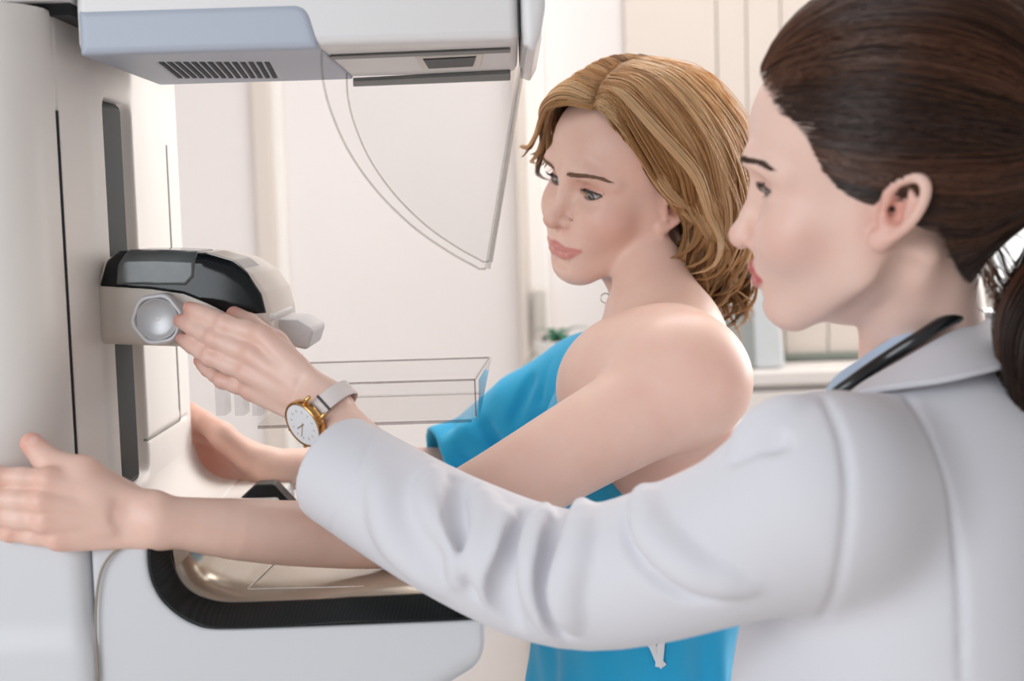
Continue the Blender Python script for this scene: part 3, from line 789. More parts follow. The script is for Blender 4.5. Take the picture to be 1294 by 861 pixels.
EYE = V3(.0312, -.0252, 0)
def add_head(S, po, k):
    """face, skull and ears as blended shapes; k holds one woman's own proportions"""
    g = lambda n, d: k.get(n, d)
    m = lambda: S.frame(po.M, po.t, True)
    c = lambda: S.frame(po.M, po.t, False)
    c()
    S.ell((0, -.098, .030), (.070, .090, .078), .0)
    S.ell((0, -.062, .038), (.063, .060 + g('forehead', 0), .050), .03)
    S.ell((0, -.060, -.030), (.056, .058, .060), .03)
    S.ell((0, -.050, -.068), (.044, .046, .046), .025)
    m()
    S.cap((.047, -.076, -.058), (.018, -.018, -.0945), .0125, .0125, .024)             # jaw line
    S.cap((.050, -.080, -.030), (.046, -.078, -.060), .014, .013, .03)
    S.ell((.042, -.027, -.032), (.020, .019, .018), .032)                            # cheekbones
    S.ell((.030, -.016, -.040), (.016, .014, .016), .02)                             # cheek by the nose
    c()
    S.ell((0, -.0145, -.064), (.029, .0215, .022), .022)                             # muzzle
    S.ell((0, -.011, g('chin_z', -.0985)), (.0175, .0145, .0145), .022)              # chin
    m()
    S.cap((.010, -.003, .019), (.030, -.0055, .022), .008, .0075, .014)              # brow ridge
    S.cap((.030, -.0055, .022), (.050, -.026, .014), .0075, .006, .014)
    S.ell((.031, .0035, .0), (.0175, .0145, .0115), .013, 's')                       # orbit
    c()
    tip = g('tip', (0, .0165, -.0385))
    S.chain([(0, -.004, .010), (0, .0015, -.008), (0, .009, -.024), tip], [.0068, .0064, .0070, .0086], .011)   # nose
    S.ell((tip[0], tip[1] - .001, tip[2]), (.0092, .0090, .0085), .006)
    m()
    nz_ = g('nose_dz', 0.0)
    S.ell((.0116, .0045, -.0432 + nz_), (.0064, .0084, .0064), .0036)                        # ala
    c()
    S.cap((0, .016, -.045 + nz_), (0, .007, -.0505 + nz_ * .6), .0038, .0042, .005)                    # columella
    m()
    S.ell((.0062, .0105, -.0495 + nz_), (.0033, .0060, .0036), .003, 's')                   # nostril
    S.cap((.0165, .001, -.037 + nz_), (.0155, -.001, -.0475 + nz_), .0010, .0011, .0045, 's')      # alar crease
    # lids
    e = EYE.astype(np.float32)
    S.ell(EYE, (.0177, .0177, .0170), .0055)
    hU, hL, w, cant, vz = g('hU', .0045), g('hL', .0045), g('eye_w', .0152), g('cant', .07), g('lid_z', 0.0)
    def almond(p):
        u = p[:, 0] - e[0] + .0006; v = p[:, 2] - vz - cant * u
        q = 1 - (u / w) ** 2
        uu = u / w
        d = np.maximum(v - hU * q * (1 - .18 * uu), -v - hL * q * (1 + .2 * uu))
        return np.maximum(np.maximum(d * .9, e[1] + .0015 - p[:, 1]), np.abs(u) - w)
    S.op(almond, EYE + V3(0, .014, 0), .019, .0010, 's')
    up = [(EYE[0] + u * w * .98, 0, vz + cant * u * w + hU * (1 - u * u) + .0042 * (1 - .35 * u * u)) for u in np.linspace(-.72, 1.0, 9)]
    def on_lid(q, r):
        dx, dz = q[0] - EYE[0], q[2] - EYE[2]
        return (q[0], EYE[1] + math.sqrt(max(r * r - dx * dx - dz * dz, 1e-6)), q[2])
    cr = [on_lid(q, .0184) for q in up]
    S.chain(cr, [.0007] * 9, .0022, 's')                                              # lid crease
    # lips
    mw, mz = g('mouth_w', .0245), g('mouth_z', -.0675)
    cz = mz + g('smile', .0008); cy = g('corner_y', -.0045)
    ly = g('lip_y', 0.0)
    fu, fl = g('lip_u', .0046), g('lip_l', .0060)
    def ys(x, z):                                # where the face surface lies so far
        a, b = -.06, .04
        for _ in range(18):
            m_ = (a + b) / 2
            if S.eval(po(x, m_, z)[None])[0] < 0: a = m_
            else: b = m_
        return a
    rU, rL = [fu, fu, fu * .78, fu * .45, .0011], [fl, fl * .96, fl * .74, fl * .45, .0011]
    def lip(xs, zs, rs, pr): return [(x, ys(x, z) - r + q + ly, z) for x, z, r, q in zip(xs, zs, rs, pr)]
    U = lip([0, .0055, .0135, mw * .80, mw], [mz + .0036, mz + .0044, mz + .0032, (mz * .3 + cz * .7) + .0012, cz], rU, [.0034, .0034, .0028, .0016, .0004])
    L = lip([0, .0080, .0155, mw * .82, mw], [mz - .0052, mz - .0050, mz - .0036, (mz * .3 + cz * .7) - .0014, cz - .0002], rL, [.0032, .0030, .0022, .0012, .0003])
    S.chain(U, rU, .0026); S.chain(L, rL, .0026)
    G = [(x, ys(x, z) + .0003, z) for x, z in ((0, mz), (.006, mz + .0004), (.013, mz), (mw * .85, mz * .3 + cz * .7), (mw + .0015, cz + .0003))]
    S.chain(G, [.0011, .0011, .0011, .0009, .0007], .0018, 's')
    c()
    S.cap((0, .0125, -.0515), (0, .0125, mz + .010), .0018, .0020, .006, 's')         # philtrum
    S.cap((-.010, .004, mz - .0165), (.010, .004, mz - .0165), .0028, .0028, .010, 's')   # crease over the chin
    # ears
    S.frame(po.M, po.t, True)
    ex, ey, ez = k.get('ear', (.0685, -.098, -.014))
    es = k.get('ear_s', .86)
    A = lambda y, z, o=0: (ex + o + k.get('flare', .25) * max(0, -(y)), ey + y * es - .32 * z, ez + z * es)
    S.ell(A(-.002, .002, -.003), (.0075, .0165 * es, .027 * es), .010)
    hx = [A(.012, .006, .004), A(.014, .020, .005), A(.006, .031, .007), A(-.008, .033, .008), A(-.019, .024, .008), A(-.022, .008, .008), A(-.018, -.009, .008), A(-.008, -.022, .007), A(.004, -.030, .005)]
    hx = [tuple(x) for x in spline(hx, 22)]
    S.chain(hx, [.0032] * 22, .003)
    S.ell(A(.005, -.027, .004), (.0042, .0085, .0085), .005)                          # lobe
    an = [A(-.004, .024, .004), A(-.011, .012, .005), A(-.011, -.004, .005), A(-.003, -.014, .005), A(.006, -.016, .005)]
    S.chain(an, [.0028] * 5, .0035)
    S.ell(A(.000, -.003, .0075), (.0055, .0080 * es, .0090 * es), .003, 's')          # concha
    S.ell(A(.0045, -.001, .002), (.0060, .0032, .0042), .002, 's')
    S.cap(A(.002, .004, .004), A(-.001, .014, .004), .0030, .0022, .003, 's')
    S.ell(A(.010, -.006, .003), (.0040, .0042, .0060), .003)                          # tragus
    S.fr = None
    k['_lip'] = (U, rU, L, rL); k['_lid'] = (hU, hL, w, cant, vz)

def cap_dist(p, pts, rad):
    d = np.full(len(p), 1e9)
    for i in range(len(pts) - 1):
        a, b = np.asarray(pts[i], float), np.asarray(pts[i + 1], float); ba = b - a
        t = np.clip((p - a) @ ba / (ba @ ba), 0, 1)
        d = np.minimum(d, np.linalg.norm(p - a - t[:, None] * ba, axis=1) - (rad[i] + (rad[i + 1] - rad[i]) * t))
    return d
def sstep(x, a, b):
    t = np.clip((x - a) / (b - a), 0, 1); return t * t * (3 - 2 * t)

def face_paint(v, po, k):
    """natural colouring of the skin: lips, cheeks, nose tip, ears"""
    q = (np.asarray(v) - po.t) @ po.M; q[:, 0] = np.abs(q[:, 0])
    U, rU, L, rL = k['_lip']
    d = np.minimum(cap_dist(q, U, rU) - .0003, cap_dist(q, L, rL))
    lip = 1 - sstep(d, .0002, .0019)
    lip *= (q[:, 1] > -.02)
    gs = lambda c, r: np.exp(-np.sum(((q - np.asarray(c)) / np.asarray(r)) ** 2, 1))
    lidm = .55 * gs((.033, -.006, .0045), (.017, .012, .0065)) * k.get('makeup', 1.0)
    fl = .30 * gs((.050, -.036, -.032), (.022, .034, .020)) + .30 * gs((0, .024, -.040), (.012, .01, .01)) + .6 * gs((.072, -.103, -.015), (.012, .022, .034)) + .25 * gs((.012, .005, -.043), (.008, .01, .008))
    return lip, np.clip(np.maximum(fl, lidm), 0, 1)

def eye_mat(name, iris, rim):
    m = bpy.data.materials.new(name); m.use_nodes = True
    nt = m.node_tree; b = nt.nodes['Principled BSDF']
    tc = nt.nodes.new('ShaderNodeTexCoord'); sp = nt.nodes.new('ShaderNodeSeparateXYZ'); nt.links.new(tc.outputs['Object'], sp.inputs[0])
    cx = nt.nodes.new('ShaderNodeCombineXYZ'); nt.links.new(sp.outputs['X'], cx.inputs['X']); nt.links.new(sp.outputs['Y'], cx.inputs['Y'])
    ln = nt.nodes.new('ShaderNodeVectorMath'); ln.operation = 'LENGTH'; nt.links.new(cx.outputs[0], ln.inputs[0])
    mp = nt.nodes.new('ShaderNodeMapRange'); mp.inputs['From Max'].default_value = .0122; nt.links.new(ln.outputs['Value'], mp.inputs['Value'])
    cr = nt.nodes.new('ShaderNodeValToRGB'); e = cr.color_ramp.elements
    e[0].position = 0; e[0].color = (.004, .004, .004, 1); e[1].position = 1; e[1].color = (*lin((222, 212, 208)), 1)
    for p_, c_ in ((.17, (8, 8, 8)), (.20, iris), (.40, iris), (.47, rim), (.51, rim), (.56, (226, 218, 214))):
        x = e.new(p_); x.color = (*lin(c_), 1)
    nt.links.new(mp.outputs[0], cr.inputs[0])
    nz = nt.nodes.new('ShaderNodeTexNoise'); nz.inputs['Scale'].default_value = 700; nt.links.new(tc.outputs['Object'], nz.inputs['Vector'])
    hm = nt.nodes.new('ShaderNodeMix'); hm.data_type = 'RGBA'; hm.blend_type = 'OVERLAY'; hm.inputs['Factor'].default_value = .35
    nt.links.new(cr.outputs[0], hm.inputs['A']); nt.links.new(nz.outputs['Fac'], hm.inputs['B']); nt.links.new(hm.outputs['Result'], b.inputs['Base Color'])
    b.inputs['Roughness'].default_value = .06; b.inputs['Coat Weight'].default_value = .6
    return m

def add_eyes(po, gaze, m, parent):
    for sx in (-1, 1):
        c = po.M @ V3(sx * EYE[0], EYE[1], EYE[2]) + po.t
        me = bpy.data.meshes.new('eye'); bm = bmesh.new()
        bmesh.ops.create_uvsphere(bm, u_segments=48, v_segments=32, radius=.0157)
        for v in bm.verts:                      # cornea
            rr = math.hypot(v.co.x, v.co.y)
            if v.co.z > 0 and rr < .006: v.co.z += .0009 * (1 - (rr / .006) ** 2)
        bm.to_mesh(me); bm.free()
        o = link('eye', me, m, parent)
        z = Vector(po.M @ np.asarray(gaze, float))
        o.matrix_parent_inverse = Matrix.Identity(4)
        w = Matrix.Translation(Vector(c) - parent.location) @ z.to_track_quat('Z', 'Y').to_matrix().to_4x4()
        o.matrix_basis = w

def strand_mesh(name, paths, r0, m, parent, tone=None, taper=0.35, sides=3):
    paths = np.asarray(paths); S, N, _ = paths.shape
    t = np.linspace(0, 1, N)
    r = np.asarray(r0).reshape(-1, 1) * np.minimum(np.minimum(1, (1 - t) / taper + .12), t / .07 + .2)[None] * np.ones((S, 1))
    v, f = tube_arrays(paths, r, sides)
    tone = np.zeros(S) if tone is None else tone
    return mesh_np(name, v, f, m, parent, True, {'tone': np.repeat(tone, N * sides)})

def lash_and_brow(S, po, k, m_l, m_b, parent, seed, down=0.0, brow=None, lash_len=.0075):
    rng = np.random.default_rng(seed)
    hU, hL, w, cant, vz = k['_lid']
    def margin(u, upper):
        uu = u; q = 1 - uu * uu
        x = EYE[0] - .0006 + u * w
        v = (hU * q * (1 - .18 * uu)) if upper else (-hL * q * (1 + .2 * uu))
        z = vz + cant * u * w + v
        dx, dz = x - EYE[0], z - EYE[2]
        return V3(x, EYE[1] + math.sqrt(max(.0180 ** 2 - dx * dx - dz * dz, 1e-6)), z)
    for sx in (-1, 1):
        P_, R_ = [], []
        X = lambda p: po.M @ (p * V3(sx, 1, 1)) + po.t
        line = [X(margin(u, True) + V3(0, .0001, 0)) for u in np.linspace(-.98, 1.04, 14)]
        tube('eyeliner', line, [.00025] + [.0006] * 4 + [.0008, .0008, .0004], m_l, parent, 30, 6)
        ll = [X(margin(u, False) + V3(0, -.0003, -.0002)) for u in np.linspace(-.5, 1.0, 10)]
        tube('lower_lash_line', ll, [.0001, .0003, .0004, .0003], m_l, parent, 24, 6)
        for i in range(44):
            u = -.85 + 1.85 * i / 43 + rng.normal(0, .01); b = margin(u, True)
            out = V3(.35 * u + .08, 1.0, -.35 - down); out /= np.linalg.norm(out)
            L = lash_len * (.75 + .35 * (u + .85) / 1.85) * rng.uniform(.85, 1.1)
            m1 = b + out * L * .5; tipp = b + out * L * .9 + V3(.1 * u * L, 0, L * .62)
            P_.append([X(x) for x in spline([b, m1 + V3(0, 0, -.0001), tipp], 6)]); R_.append(.00016)
        for i in range(36):
            u = -.55 + 1.5 * i / 35 + rng.normal(0, .015); b = margin(u, False)
            out = V3(.3 * u, .9, -.75); out /= np.linalg.norm(out); L = lash_len * .42 * rng.uniform(.7, 1.1)
            P_.append([X(x) for x in spline([b, b + out * L * .5, b + out * L], 6)]); R_.append(.00011)
        strand_mesh('eyelashes', P_, R_, m_l, parent)
    # eyebrows: short hairs lying on the skin
    brow = brow or [(.0105, .0160, .0024), (.015, .0168, .0032), (.024, .0190, .0032), (.036, .0222, .0025), (.045, .0208, .0016), (.0525, .0165, .0006)]
    bx_ = np.array([b[0] for b in brow])
    for sx in (-1, 1):
        P_, R_ = [], []
        for i in range(520):
            t = rng.uniform(0, 1); x = bx_[0] + (bx_[-1] - bx_[0]) * t ** .85 + rng.normal(0, .0006)
            z = np.interp(x, bx_, [b[1] for b in brow]); hw = np.interp(x, bx_, [b[2] for b in brow])
            o = rng.uniform(-1, 1); z += o * hw
            L = .0055 * rng.uniform(.7, 1.1); lean = .75 - t * .9 - .25 * o
            pts = []
            for j in range(4):
                xx, zz = x + L * j / 3 * math.cos(lean), z + L * j / 3 * math.sin(lean) * .6
                pts.append((xx, zz))
            P_.append([(sx, a, b) for a, b in pts]); R_.append(.00021)
        A = np.array(P_)                                # project every hair on the face
        fl = A.reshape(-1, 3); lo = np.full(len(fl), -.05); hi = np.full(len(fl), .03)
        for _ in range(16):
            mid = (lo + hi) / 2
            q = np.stack([fl[:, 0] * fl[:, 1], mid, fl[:, 2]], 1)
            d = S.eval(po.arr(q)); ins = d < 0
            lo = np.where(ins, mid, lo); hi = np.where(ins, hi, mid)
        lift = np.tile(np.array([0, .0004, .0007, .0007]), len(P_))
        q = np.stack([fl[:, 0] * fl[:, 1], hi + lift, fl[:, 2]], 1)
        strand_mesh('eyebrow', po.arr(q).reshape(-1, 4, 3), R_, m_b, parent)

def hair_mat(name, dark, mid, light, rough=0.38, trans=0.12):
    m = bpy.data.materials.new(name); m.use_nodes = True
    nt = m.node_tree; b = nt.nodes['Principled BSDF']
    a = nt.nodes.new('ShaderNodeAttribute'); a.attribute_name = 'tone'
    cr = nt.nodes.new('ShaderNodeValToRGB'); e = cr.color_ramp.elements
    e[0].color = (*lin(dark), 1); e[1].color = (*lin(light), 1); x = e.new(.5); x.color = (*lin(mid), 1)
    nt.links.new(a.outputs['Fac'], cr.inputs[0]); nt.links.new(cr.outputs[0], b.inputs['Base Color'])
    b.inputs['Roughness'].default_value = rough; b.inputs['Specular IOR Level'].default_value = .55
    out = nt.nodes['Material Output']
    tr = nt.nodes.new('ShaderNodeBsdfTranslucent'); nt.links.new(cr.outputs[0], tr.inputs[0])
    mx = nt.nodes.new('ShaderNodeMixShader'); mx.inputs[0].default_value = trans
    nt.links.new(b.outputs[0], mx.inputs[1]); nt.links.new(tr.outputs[0], mx.inputs[2]); nt.links.new(mx.outputs[0], out.inputs[0])
    return m

# poses measured from the photograph
PAT = Pose((-.838, -.520, -.150), (.037, -.334, .942), (.0630, 1.556, 1.5305))
DOC = Pose((-.945, .318, -.062), (-.128, -.188, .973), (.1872, 1.064, 1.5195))

def add_hand(S, wrist, fingers, thumb, palm_r=.0115, wr=.019, fr=1.0, tr=1.0, back=None):
    """wrist point; four fingers of [mcp, pip, dip, tip]; thumb [cmc, mcp, ip, tip]"""
    w = np.asarray(wrist, float)
    mcs = [np.asarray(f[0], float) for f in fingers]
    side = (mcs[0] - mcs[3]); side /= np.linalg.norm(side)
    pg_ = Sdf()
    for i, m in enumerate(mcs):
        st = w + side * (.013 - .0087 * i)
        pg_.cap(st, m - (m - st) * .08, palm_r * .80, palm_r * (.90 if i < 3 else .82), .004)
    S.group(pg_, (w + mcs[1] + mcs[2]) / 3, .085, .014)
    for i, f in enumerate(fingers):
        s = (1.0, 1.03, .98, .86)[i] * fr
        r = [.0098 * s, .0086 * s, .0075 * s, .0063 * s]
        pts = [np.asarray(p, float) for p in f]
        g = Sdf()
        for j in range(3):
            mid = (pts[j] + pts[j + 1]) / 2
            g.cap(pts[j], mid, r[j], (r[j] + r[j + 1]) / 2 * .95, .004); g.cap(mid, pts[j + 1], (r[j] + r[j + 1]) / 2 * .95, r[j + 1], .004)
        c = (pts[0] + pts[3]) / 2
        S.group(g, c, max(np.linalg.norm(p - c) for p in pts) + .011, .0045)
        S.ell(pts[0], (.0094 * s,) * 3, .004)
        if back is not None:
            S.ell(pts[0] + back * .0030, (.0074 * s,) * 3, .006); S.ell(pts[1] + back * .0018, (.0074 * s,) * 3, .004)
            S.cap(pts[0] * .45 + w * .55 + back * palm_r * .72, pts[0] + back * .0052, .0022, .0032, .008)
    t = [np.asarray(p, float) for p in thumb]
    S.chain(t[:2], [.0135 * tr, .0115 * tr], .010)
    S.chain(t[1:], [.0115 * tr, .0100 * tr, .0080 * tr], .005)
    S.chain([t[1], mcs[0] * .55 + w * .45], [.008, .008], .014)

def hand_flush(v, fingers, thumb):
    fl = np.zeros(len(v)); v = np.asarray(v)
    for f in list(fingers) + [thumb]:
        for j, (rad, a) in enumerate(((.011, .5), (.010, .45), (.008, .3), (.012, .75))):
            if j == 0 and f is thumb: continue
            fl = np.maximum(fl, a * np.exp(-np.sum((v - f[j]) ** 2, 1) / rad ** 2))
    return fl

def legs(parent, cen, left, fwd, top, m_cloth, m_shoe, r0=.082):
    """trousers down to the floor and a pair of shoes"""
    S = Sdf(); S.frame()
    feet = []
    for sx in (-1, 1):
        hip = V3(cen[0], cen[1], top) + left * .085 * sx
        kn = V3(cen[0], cen[1], .47) + left * .09 * sx + fwd * .015
        an = V3(cen[0], cen[1], .075) + left * .095 * sx
        S.cap(hip, kn, r0, .058, .03); S.cap(kn, an, .056, .052, .03); feet.append(an)
    S.ell(V3(cen[0], cen[1], top), (.16, .13, .14), .05)
    S.plane((0, 0, .055), (0, 0, -1), .004)
    v, q = surf(S, V3(cen[0] - .25, cen[1] - .25, .03), V3(cen[0] + .25, cen[1] + .25, top + .16), .008)
    mesh_np('trousers', v, q, m_cloth, parent)
    for an in feet:
        g = Sdf(); a = V3(an[0], an[1], .035)
        g.cap(a - fwd * .05, a + fwd * .12, .036, .03, .02); g.cap(a + V3(0, 0, .02), a + V3(0, 0, .05), .04, .036, .02)
        g.plane((0, 0, .001), (0, 0, -1), .006)
        v, q = surf(g, a - .22, a + .22, .005)
        mesh_np('shoe', v, q, m_shoe, parent)

# ------------------------------------------------------------------ the patient
M_skin_p = skin_mat('skin_patient', (233, 197, 182), (212, 144, 136), (212, 128, 106))
pk = dict(hU=.0042, hL=.0054, lid_z=-.0012, eye_w=.0166, brow=[(.0105, .0172, .0022), (.015, .0180, .0030), (.024, .0200, .0032), (.036, .0226, .0025), (.045, .0210, .0016), (.0525, .0165, .0006)], tip=(0, .0170, -.0345), nose_dz=.0055, mouth_w=.0305, smile=.0056, lip_u=.0042, lip_l=.0054, mouth_z=-.0710, chin_z=-.0985, ear=(.067, -.094, -.018))
Np = P(836, 430, 1.535)
LsP, RsP = P(874, 484, 1.355), P(742, 492, 1.68)
leftP = LsP - RsP; leftP[2] = 0; leftP /= np.linalg.norm(leftP)
upV = V3(0, 0, 1.0); fwdP = np.cross(leftP, upV)
midP = (LsP + RsP) / 2
bodyM = np.stack([-leftP, fwdP, upV], 1)
pfoot = midP - fwdP * .02
patient = empty('person', (pfoot[0], pfoot[1], 0), 'wavy blonde woman in a turquoise gown slipped off one shoulder, gripping the machine', 'person')
SP = Sdf()
add_head(SP, PAT, pk)
SP.frame(); SP.fr = None
SP.cap(PAT(0, -.106, -.050), Np, .0395, .047, .008)
SP.cap(PAT(.0, -.078, -.105), Np + fwdP * .024 - upV * .02, .022, .022, .012)         # throat
def under_jaw(S, po, d=0.0):
    S.frame(po.M, po.t, True)
    S.chain([(.060, -.100, -.066), (.054, -.080, -.092 - d), (.034, -.047, -.119 - d), (.006, -.033, -.127 - d)], [.012, .013, .0125, .010], .012, 's')
    S.fr = None
under_jaw(SP, PAT)
def tl(x, y, z): return midP + leftP * x + fwdP * y + upV * z
for sx, sh in ((1, LsP), (-1, RsP)):
    SP.cap(Np - upV * .004 - fwdP * .012, sh + upV * .004 - leftP * sx * .012, .043, .050, .05)
    SP.cap(Np + fwdP * .045 - upV * .03, sh + fwdP * .012 + upV * .022 - leftP * sx * .02, .014, .014, .028)   # collar bone
g = bodyM
SP.ell(tl(0, -.005, -.13), (.150, .098, .175), .05, rot=g)
SP.ell(tl(.07, -.055, -.12), (.075, .045, .11), .04, rot=g); SP.ell(tl(-.07, -.055, -.12), (.075, .045, .11), .04, rot=g)
SP.ell(tl(.075, .055, -.17), (.060, .058, .062), .03, rot=g); SP.ell(tl(-.075, .055, -.17), (.060, .058, .062), .03, rot=g)
SP.ell(tl(0, -.01, -.36), (.122, .092, .17), .05, rot=g)
aL = [LsP, P(742, 558, 1.322), P(590, 645, 1.296), P(500, 670, 1.278), P(400, 675, 1.232), P(300, 669, 1.182), P(200, 657.5, 1.144)]
SP.chain(aL, [.0515, .0445, .038, .0335, .0288, .0258, .0192], .04, n=26)
SP.ell(P(850, 462, 1.35), (.045, .045, .045), .03); SP.ell(P(838, 448, 1.42), (.050, .050, .036), .05); SP.ell(P(806, 474, 1.425), (.058, .055, .048), .05); SP.ell(P(772, 492, 1.46), (.050, .050, .050), .05)
aR = [RsP, P(590, 592, 1.77), P(470, 594, 1.72), P(400, 594, 1.69), P(338, 591, 1.675)]
SP.chain(aR, [.044, .034, .031, .0265, .0215], .02, n=20)
oY = lambda px, py, y: onY(px, py, y)
fL = [[oY(60, 606, 1.108), oY(-4, 602, 1.110), oY(-45, 603, 1.122), oY(-75, 606, 1.126)],
      [oY(52, 634, 1.102), oY(-12, 630, 1.106), oY(-55, 630, 1.121), oY(-88, 632, 1.125)],
      [oY(56, 659, 1.104), oY(-8, 653, 1.107), oY(-48, 652, 1.121), oY(-78, 652, 1.125)],
      [oY(72, 682, 1.109), oY(12, 674, 1.111), oY(-18, 670, 1.120), oY(-42, 668, 1.124)]]
tL = [oY(160, 634, 1.142), oY(105, 600, 1.122), oY(62, 585, 1.128), oY(40, 561, 1.134)]
add_hand(SP, P(196, 657, 1.146), fL, tL, .0125, fr=.90, tr=1.18, back=V3(.12, -.99, .08))
fR = [[P(250, 545, 1.695), P(225, 545, 1.722), P(205, 548, 1.727), P(190, 550, 1.727)], [P(246, 562, 1.705), P(220, 562, 1.727), P(200, 564, 1.732), P(185, 566, 1.732)],
      [P(248, 579, 1.707), P(222, 579, 1.727), P(203, 580, 1.732), P(189, 581, 1.732)], [P(256, 594, 1.703), P(232, 595, 1.722), P(216, 595, 1.727), P(204, 595, 1.727)]]
tR = [P(312, 577, 1.672), P(280, 550, 1.663), P(259, 534, 1.677), P(239, 518, 1.699)]
add_hand(SP, P(338, 591, 1.677), fR, tR, .0130, tr=1.25)
SP.fr = None
# thumb nail bed
v, q = surf(SP, (-.50, 1.05, 1.02), (.30, 1.90, 1.70), .0016)
lip, fl = face_paint(v, PAT, pk)
fl = np.maximum(fl, np.maximum(hand_flush(v, fL, tL), hand_flush(v, fR, tR)))
palm = np.exp(-np.sum((v - P(270, 570, 1.69)) ** 2, 1) / .045 ** 2) * .6
fl = np.maximum(fl, palm)
nail = 1 - sstep(np.linalg.norm((v - (tL[3] + V3(.004, -.006, .001))) / V3(.0045, .0045, .0065), axis=1), .85, 1.05)
mesh_np('body', v, q, M_skin_p, patient, True, {'lip': lip, 'flush': fl, 'nail': nail})
add_eyes(PAT, (-.02, .92, -.30), eye_mat('iris_grey', (120, 130, 130), (56, 60, 62)), patient)
M_lash = mat('lash_dark', (34, 26, 24), .5)
lash_and_brow(SP, PAT, pk, M_lash, mat('brow_brown', (138, 104, 82), .6), patient, 3, brow=pk['brow'])
# earring: small hoop hanging at the far side of the neck
er = [P(765 + 6 * math.cos(t), 377 + 6 * math.sin(t), 1.60) for t in np.linspace(0.5, 6.0, 16)]
tube('earring', er, .0007, mat('earring_silver', (200, 196, 192), .2, metal=.9), patient, 40, 6)

# hospital gown
M_gown = mat('gown_turquoise', (44, 174, 222), .75, .25, bump=.25, bscale=1400, var=.05, vscale=9, sheen=.2)
G = Sdf()
G.ell(tl(0, -.005, -.13), (.162, .112, .19), .0, rot=g)
G.ell(tl(.075, .06, -.17), (.068, .066, .072), .05, rot=g); G.ell(tl(-.075, .06, -.17), (.068, .066, .072), .05, rot=g)
G.ell(tl(0, .012, -.40), (.165, .104, .34), .05, rot=g)
G.cap(Np - leftP * .03 - upV * .0, RsP + upV * .006, .047, .053, .04)
# neckline: the gown runs from the right side of the neck under the left arm to the back
nA, nB, nC = P(757, 424, 1.60), P(668, 535, 1.44), P(905, 655, 1.42)
nn = np.cross(nB - nA, nC - nA); nn /= np.linalg.norm(nn)
if nn @ (Np + upV * .1 - nA) < 0: nn = -nn
G.plane(nA, nn, .004)
slv = Sdf()
slv.chain([RsP + upV * .006, P(668, 523, 1.715), P(600, 576, 1.752), P(556, 588, 1.74)], [.056, .053, .050, .049], .03)
ax = P(556, 588, 1.74) - P(600, 576, 1.752); ax /= np.linalg.norm(ax)
slv.plane(P(551, 584, 1.742), ax, .003)
for a, b, r in (((575, 560), (640, 560), .010), ((588, 545), (625, 575), .009), ((640, 505), (665, 560), .008), ((690, 470), (672, 520), .008), ((716, 448), (690, 500), .008)):
    slv.cap(P(a[0], a[1], 1.70), P(b[0], b[1], 1.70), r, r * .6, .018)
for a, b, r in (((615, 540), (640, 575), .007), ((672, 480), (650, 530), .006), ((702, 458), (684, 505), .006)):
    pa, pb = slv.hit(a[0], a[1], 1.5, 1.9), slv.hit(b[0], b[1], 1.5, 1.9)
    slv.cap(pa, pb, r, r * .7, .012, 's')
slv.chain([P(538, 590, 1.735), P(590, 580, 1.752)], [.041, .039], .004, 's')
G.group(slv, (RsP + P(556, 588, 1.74)) / 2, .25, .022)
# soft vertical folds below
def gfold(p):
    q_ = (p - midP.astype(np.float32)) @ bodyM.astype(np.float32)
    th = np.arctan2(q_[:, 1], q_[:, 0] * .75)
    dep = np.clip((-.16 - q_[:, 2]) / .2, 0, 1)
    return (.0075 * np.sin(th * 9 + 3 * np.sin(q_[:, 2] * 9)) + .003 * np.sin(th * 17 + q_[:, 2] * 14)) * dep
G.op(gfold, midP - upV * .4, 1.2, 0, 'd')
v, q = surf(G, (-.20, 1.15, .62), (.42, 1.90, 1.52), .0028)
gown = mesh_np('gown', v, q, M_gown, patient)
M_tie = mat('tie_white', (236, 236, 238), .7)
def ribbon(name, path, w, th, m, parent, nrm):
    p = spline(path, 24); T = np.gradient(p, axis=0); rings = []
    for a, t in zip(p, T):
        s = np.cross(t, nrm); s /= np.linalg.norm(s); n_ = np.cross(s, t); n_ /= np.linalg.norm(n_)
        rings.append([a + s * w - n_ * th, a + s * w + n_ * th, a - s * w + n_ * th, a - s * w - n_ * th])
    bm = bmesh.new(); loft(bm, rings); return fin(name, bm, m, parent)
tt = [G.hit(px, py, 1.0, 1.7) - _F * .003 for px, py in ((812, 800), (824, 816), (832, 834), (838, 842))]
ribbon('tie', tt, .0036, .0007, M_tie, gown, -_F)
tt = [G.hit(px, py, 1.0, 1.7) - _F * .004 for px, py in ((836, 800), (834, 822), (832, 842))]
ribbon('tie', tt, .0036, .0007, M_tie, gown, -_F)
legs(patient, pfoot, leftP, fwdP, .62, M_gown, mat('shoe_white', (225, 223, 220), .5), .085)

# ------------------------------------------------------------------ the doctor
M_skin_d = skin_mat('skin_doctor', (230, 196, 182), (186, 92, 92), (210, 130, 114))
dk = dict(makeup=.7, hU=.0050, hL=.0040, cant=.10, tip=(0, .0175, -.0390), chin_z=-.0945, mouth_w=.0265, smile=-.0006, lip_u=.0050, lip_l=.0070, lip_y=.0010, ear=(.0700, -.101, -.0145), ear_s=.70, flare=.2)
Nd = P(1200, 430, 1.10)
LsD = P(1036, 604, .955)
leftD = LsD - Nd; leftD[2] = 0; wD = np.linalg.norm(leftD); leftD /= wD
fwdD = np.cross(leftD, upV)
RsD = LsD - leftD * 2 * wD
midD = (LsD + RsD) / 2
bM = np.stack([-leftD, fwdD, upV], 1)
dfoot = midD + fwdD * .0
doctor = empty('person', (dfoot[0], dfoot[1], 0), 'dark haired woman with ponytail in a white coat reaching for the machine knob', 'person')
SD = Sdf()
add_head(SD, DOC, dk)
SD.fr = None
Nk = P(1172, 434, 1.088)
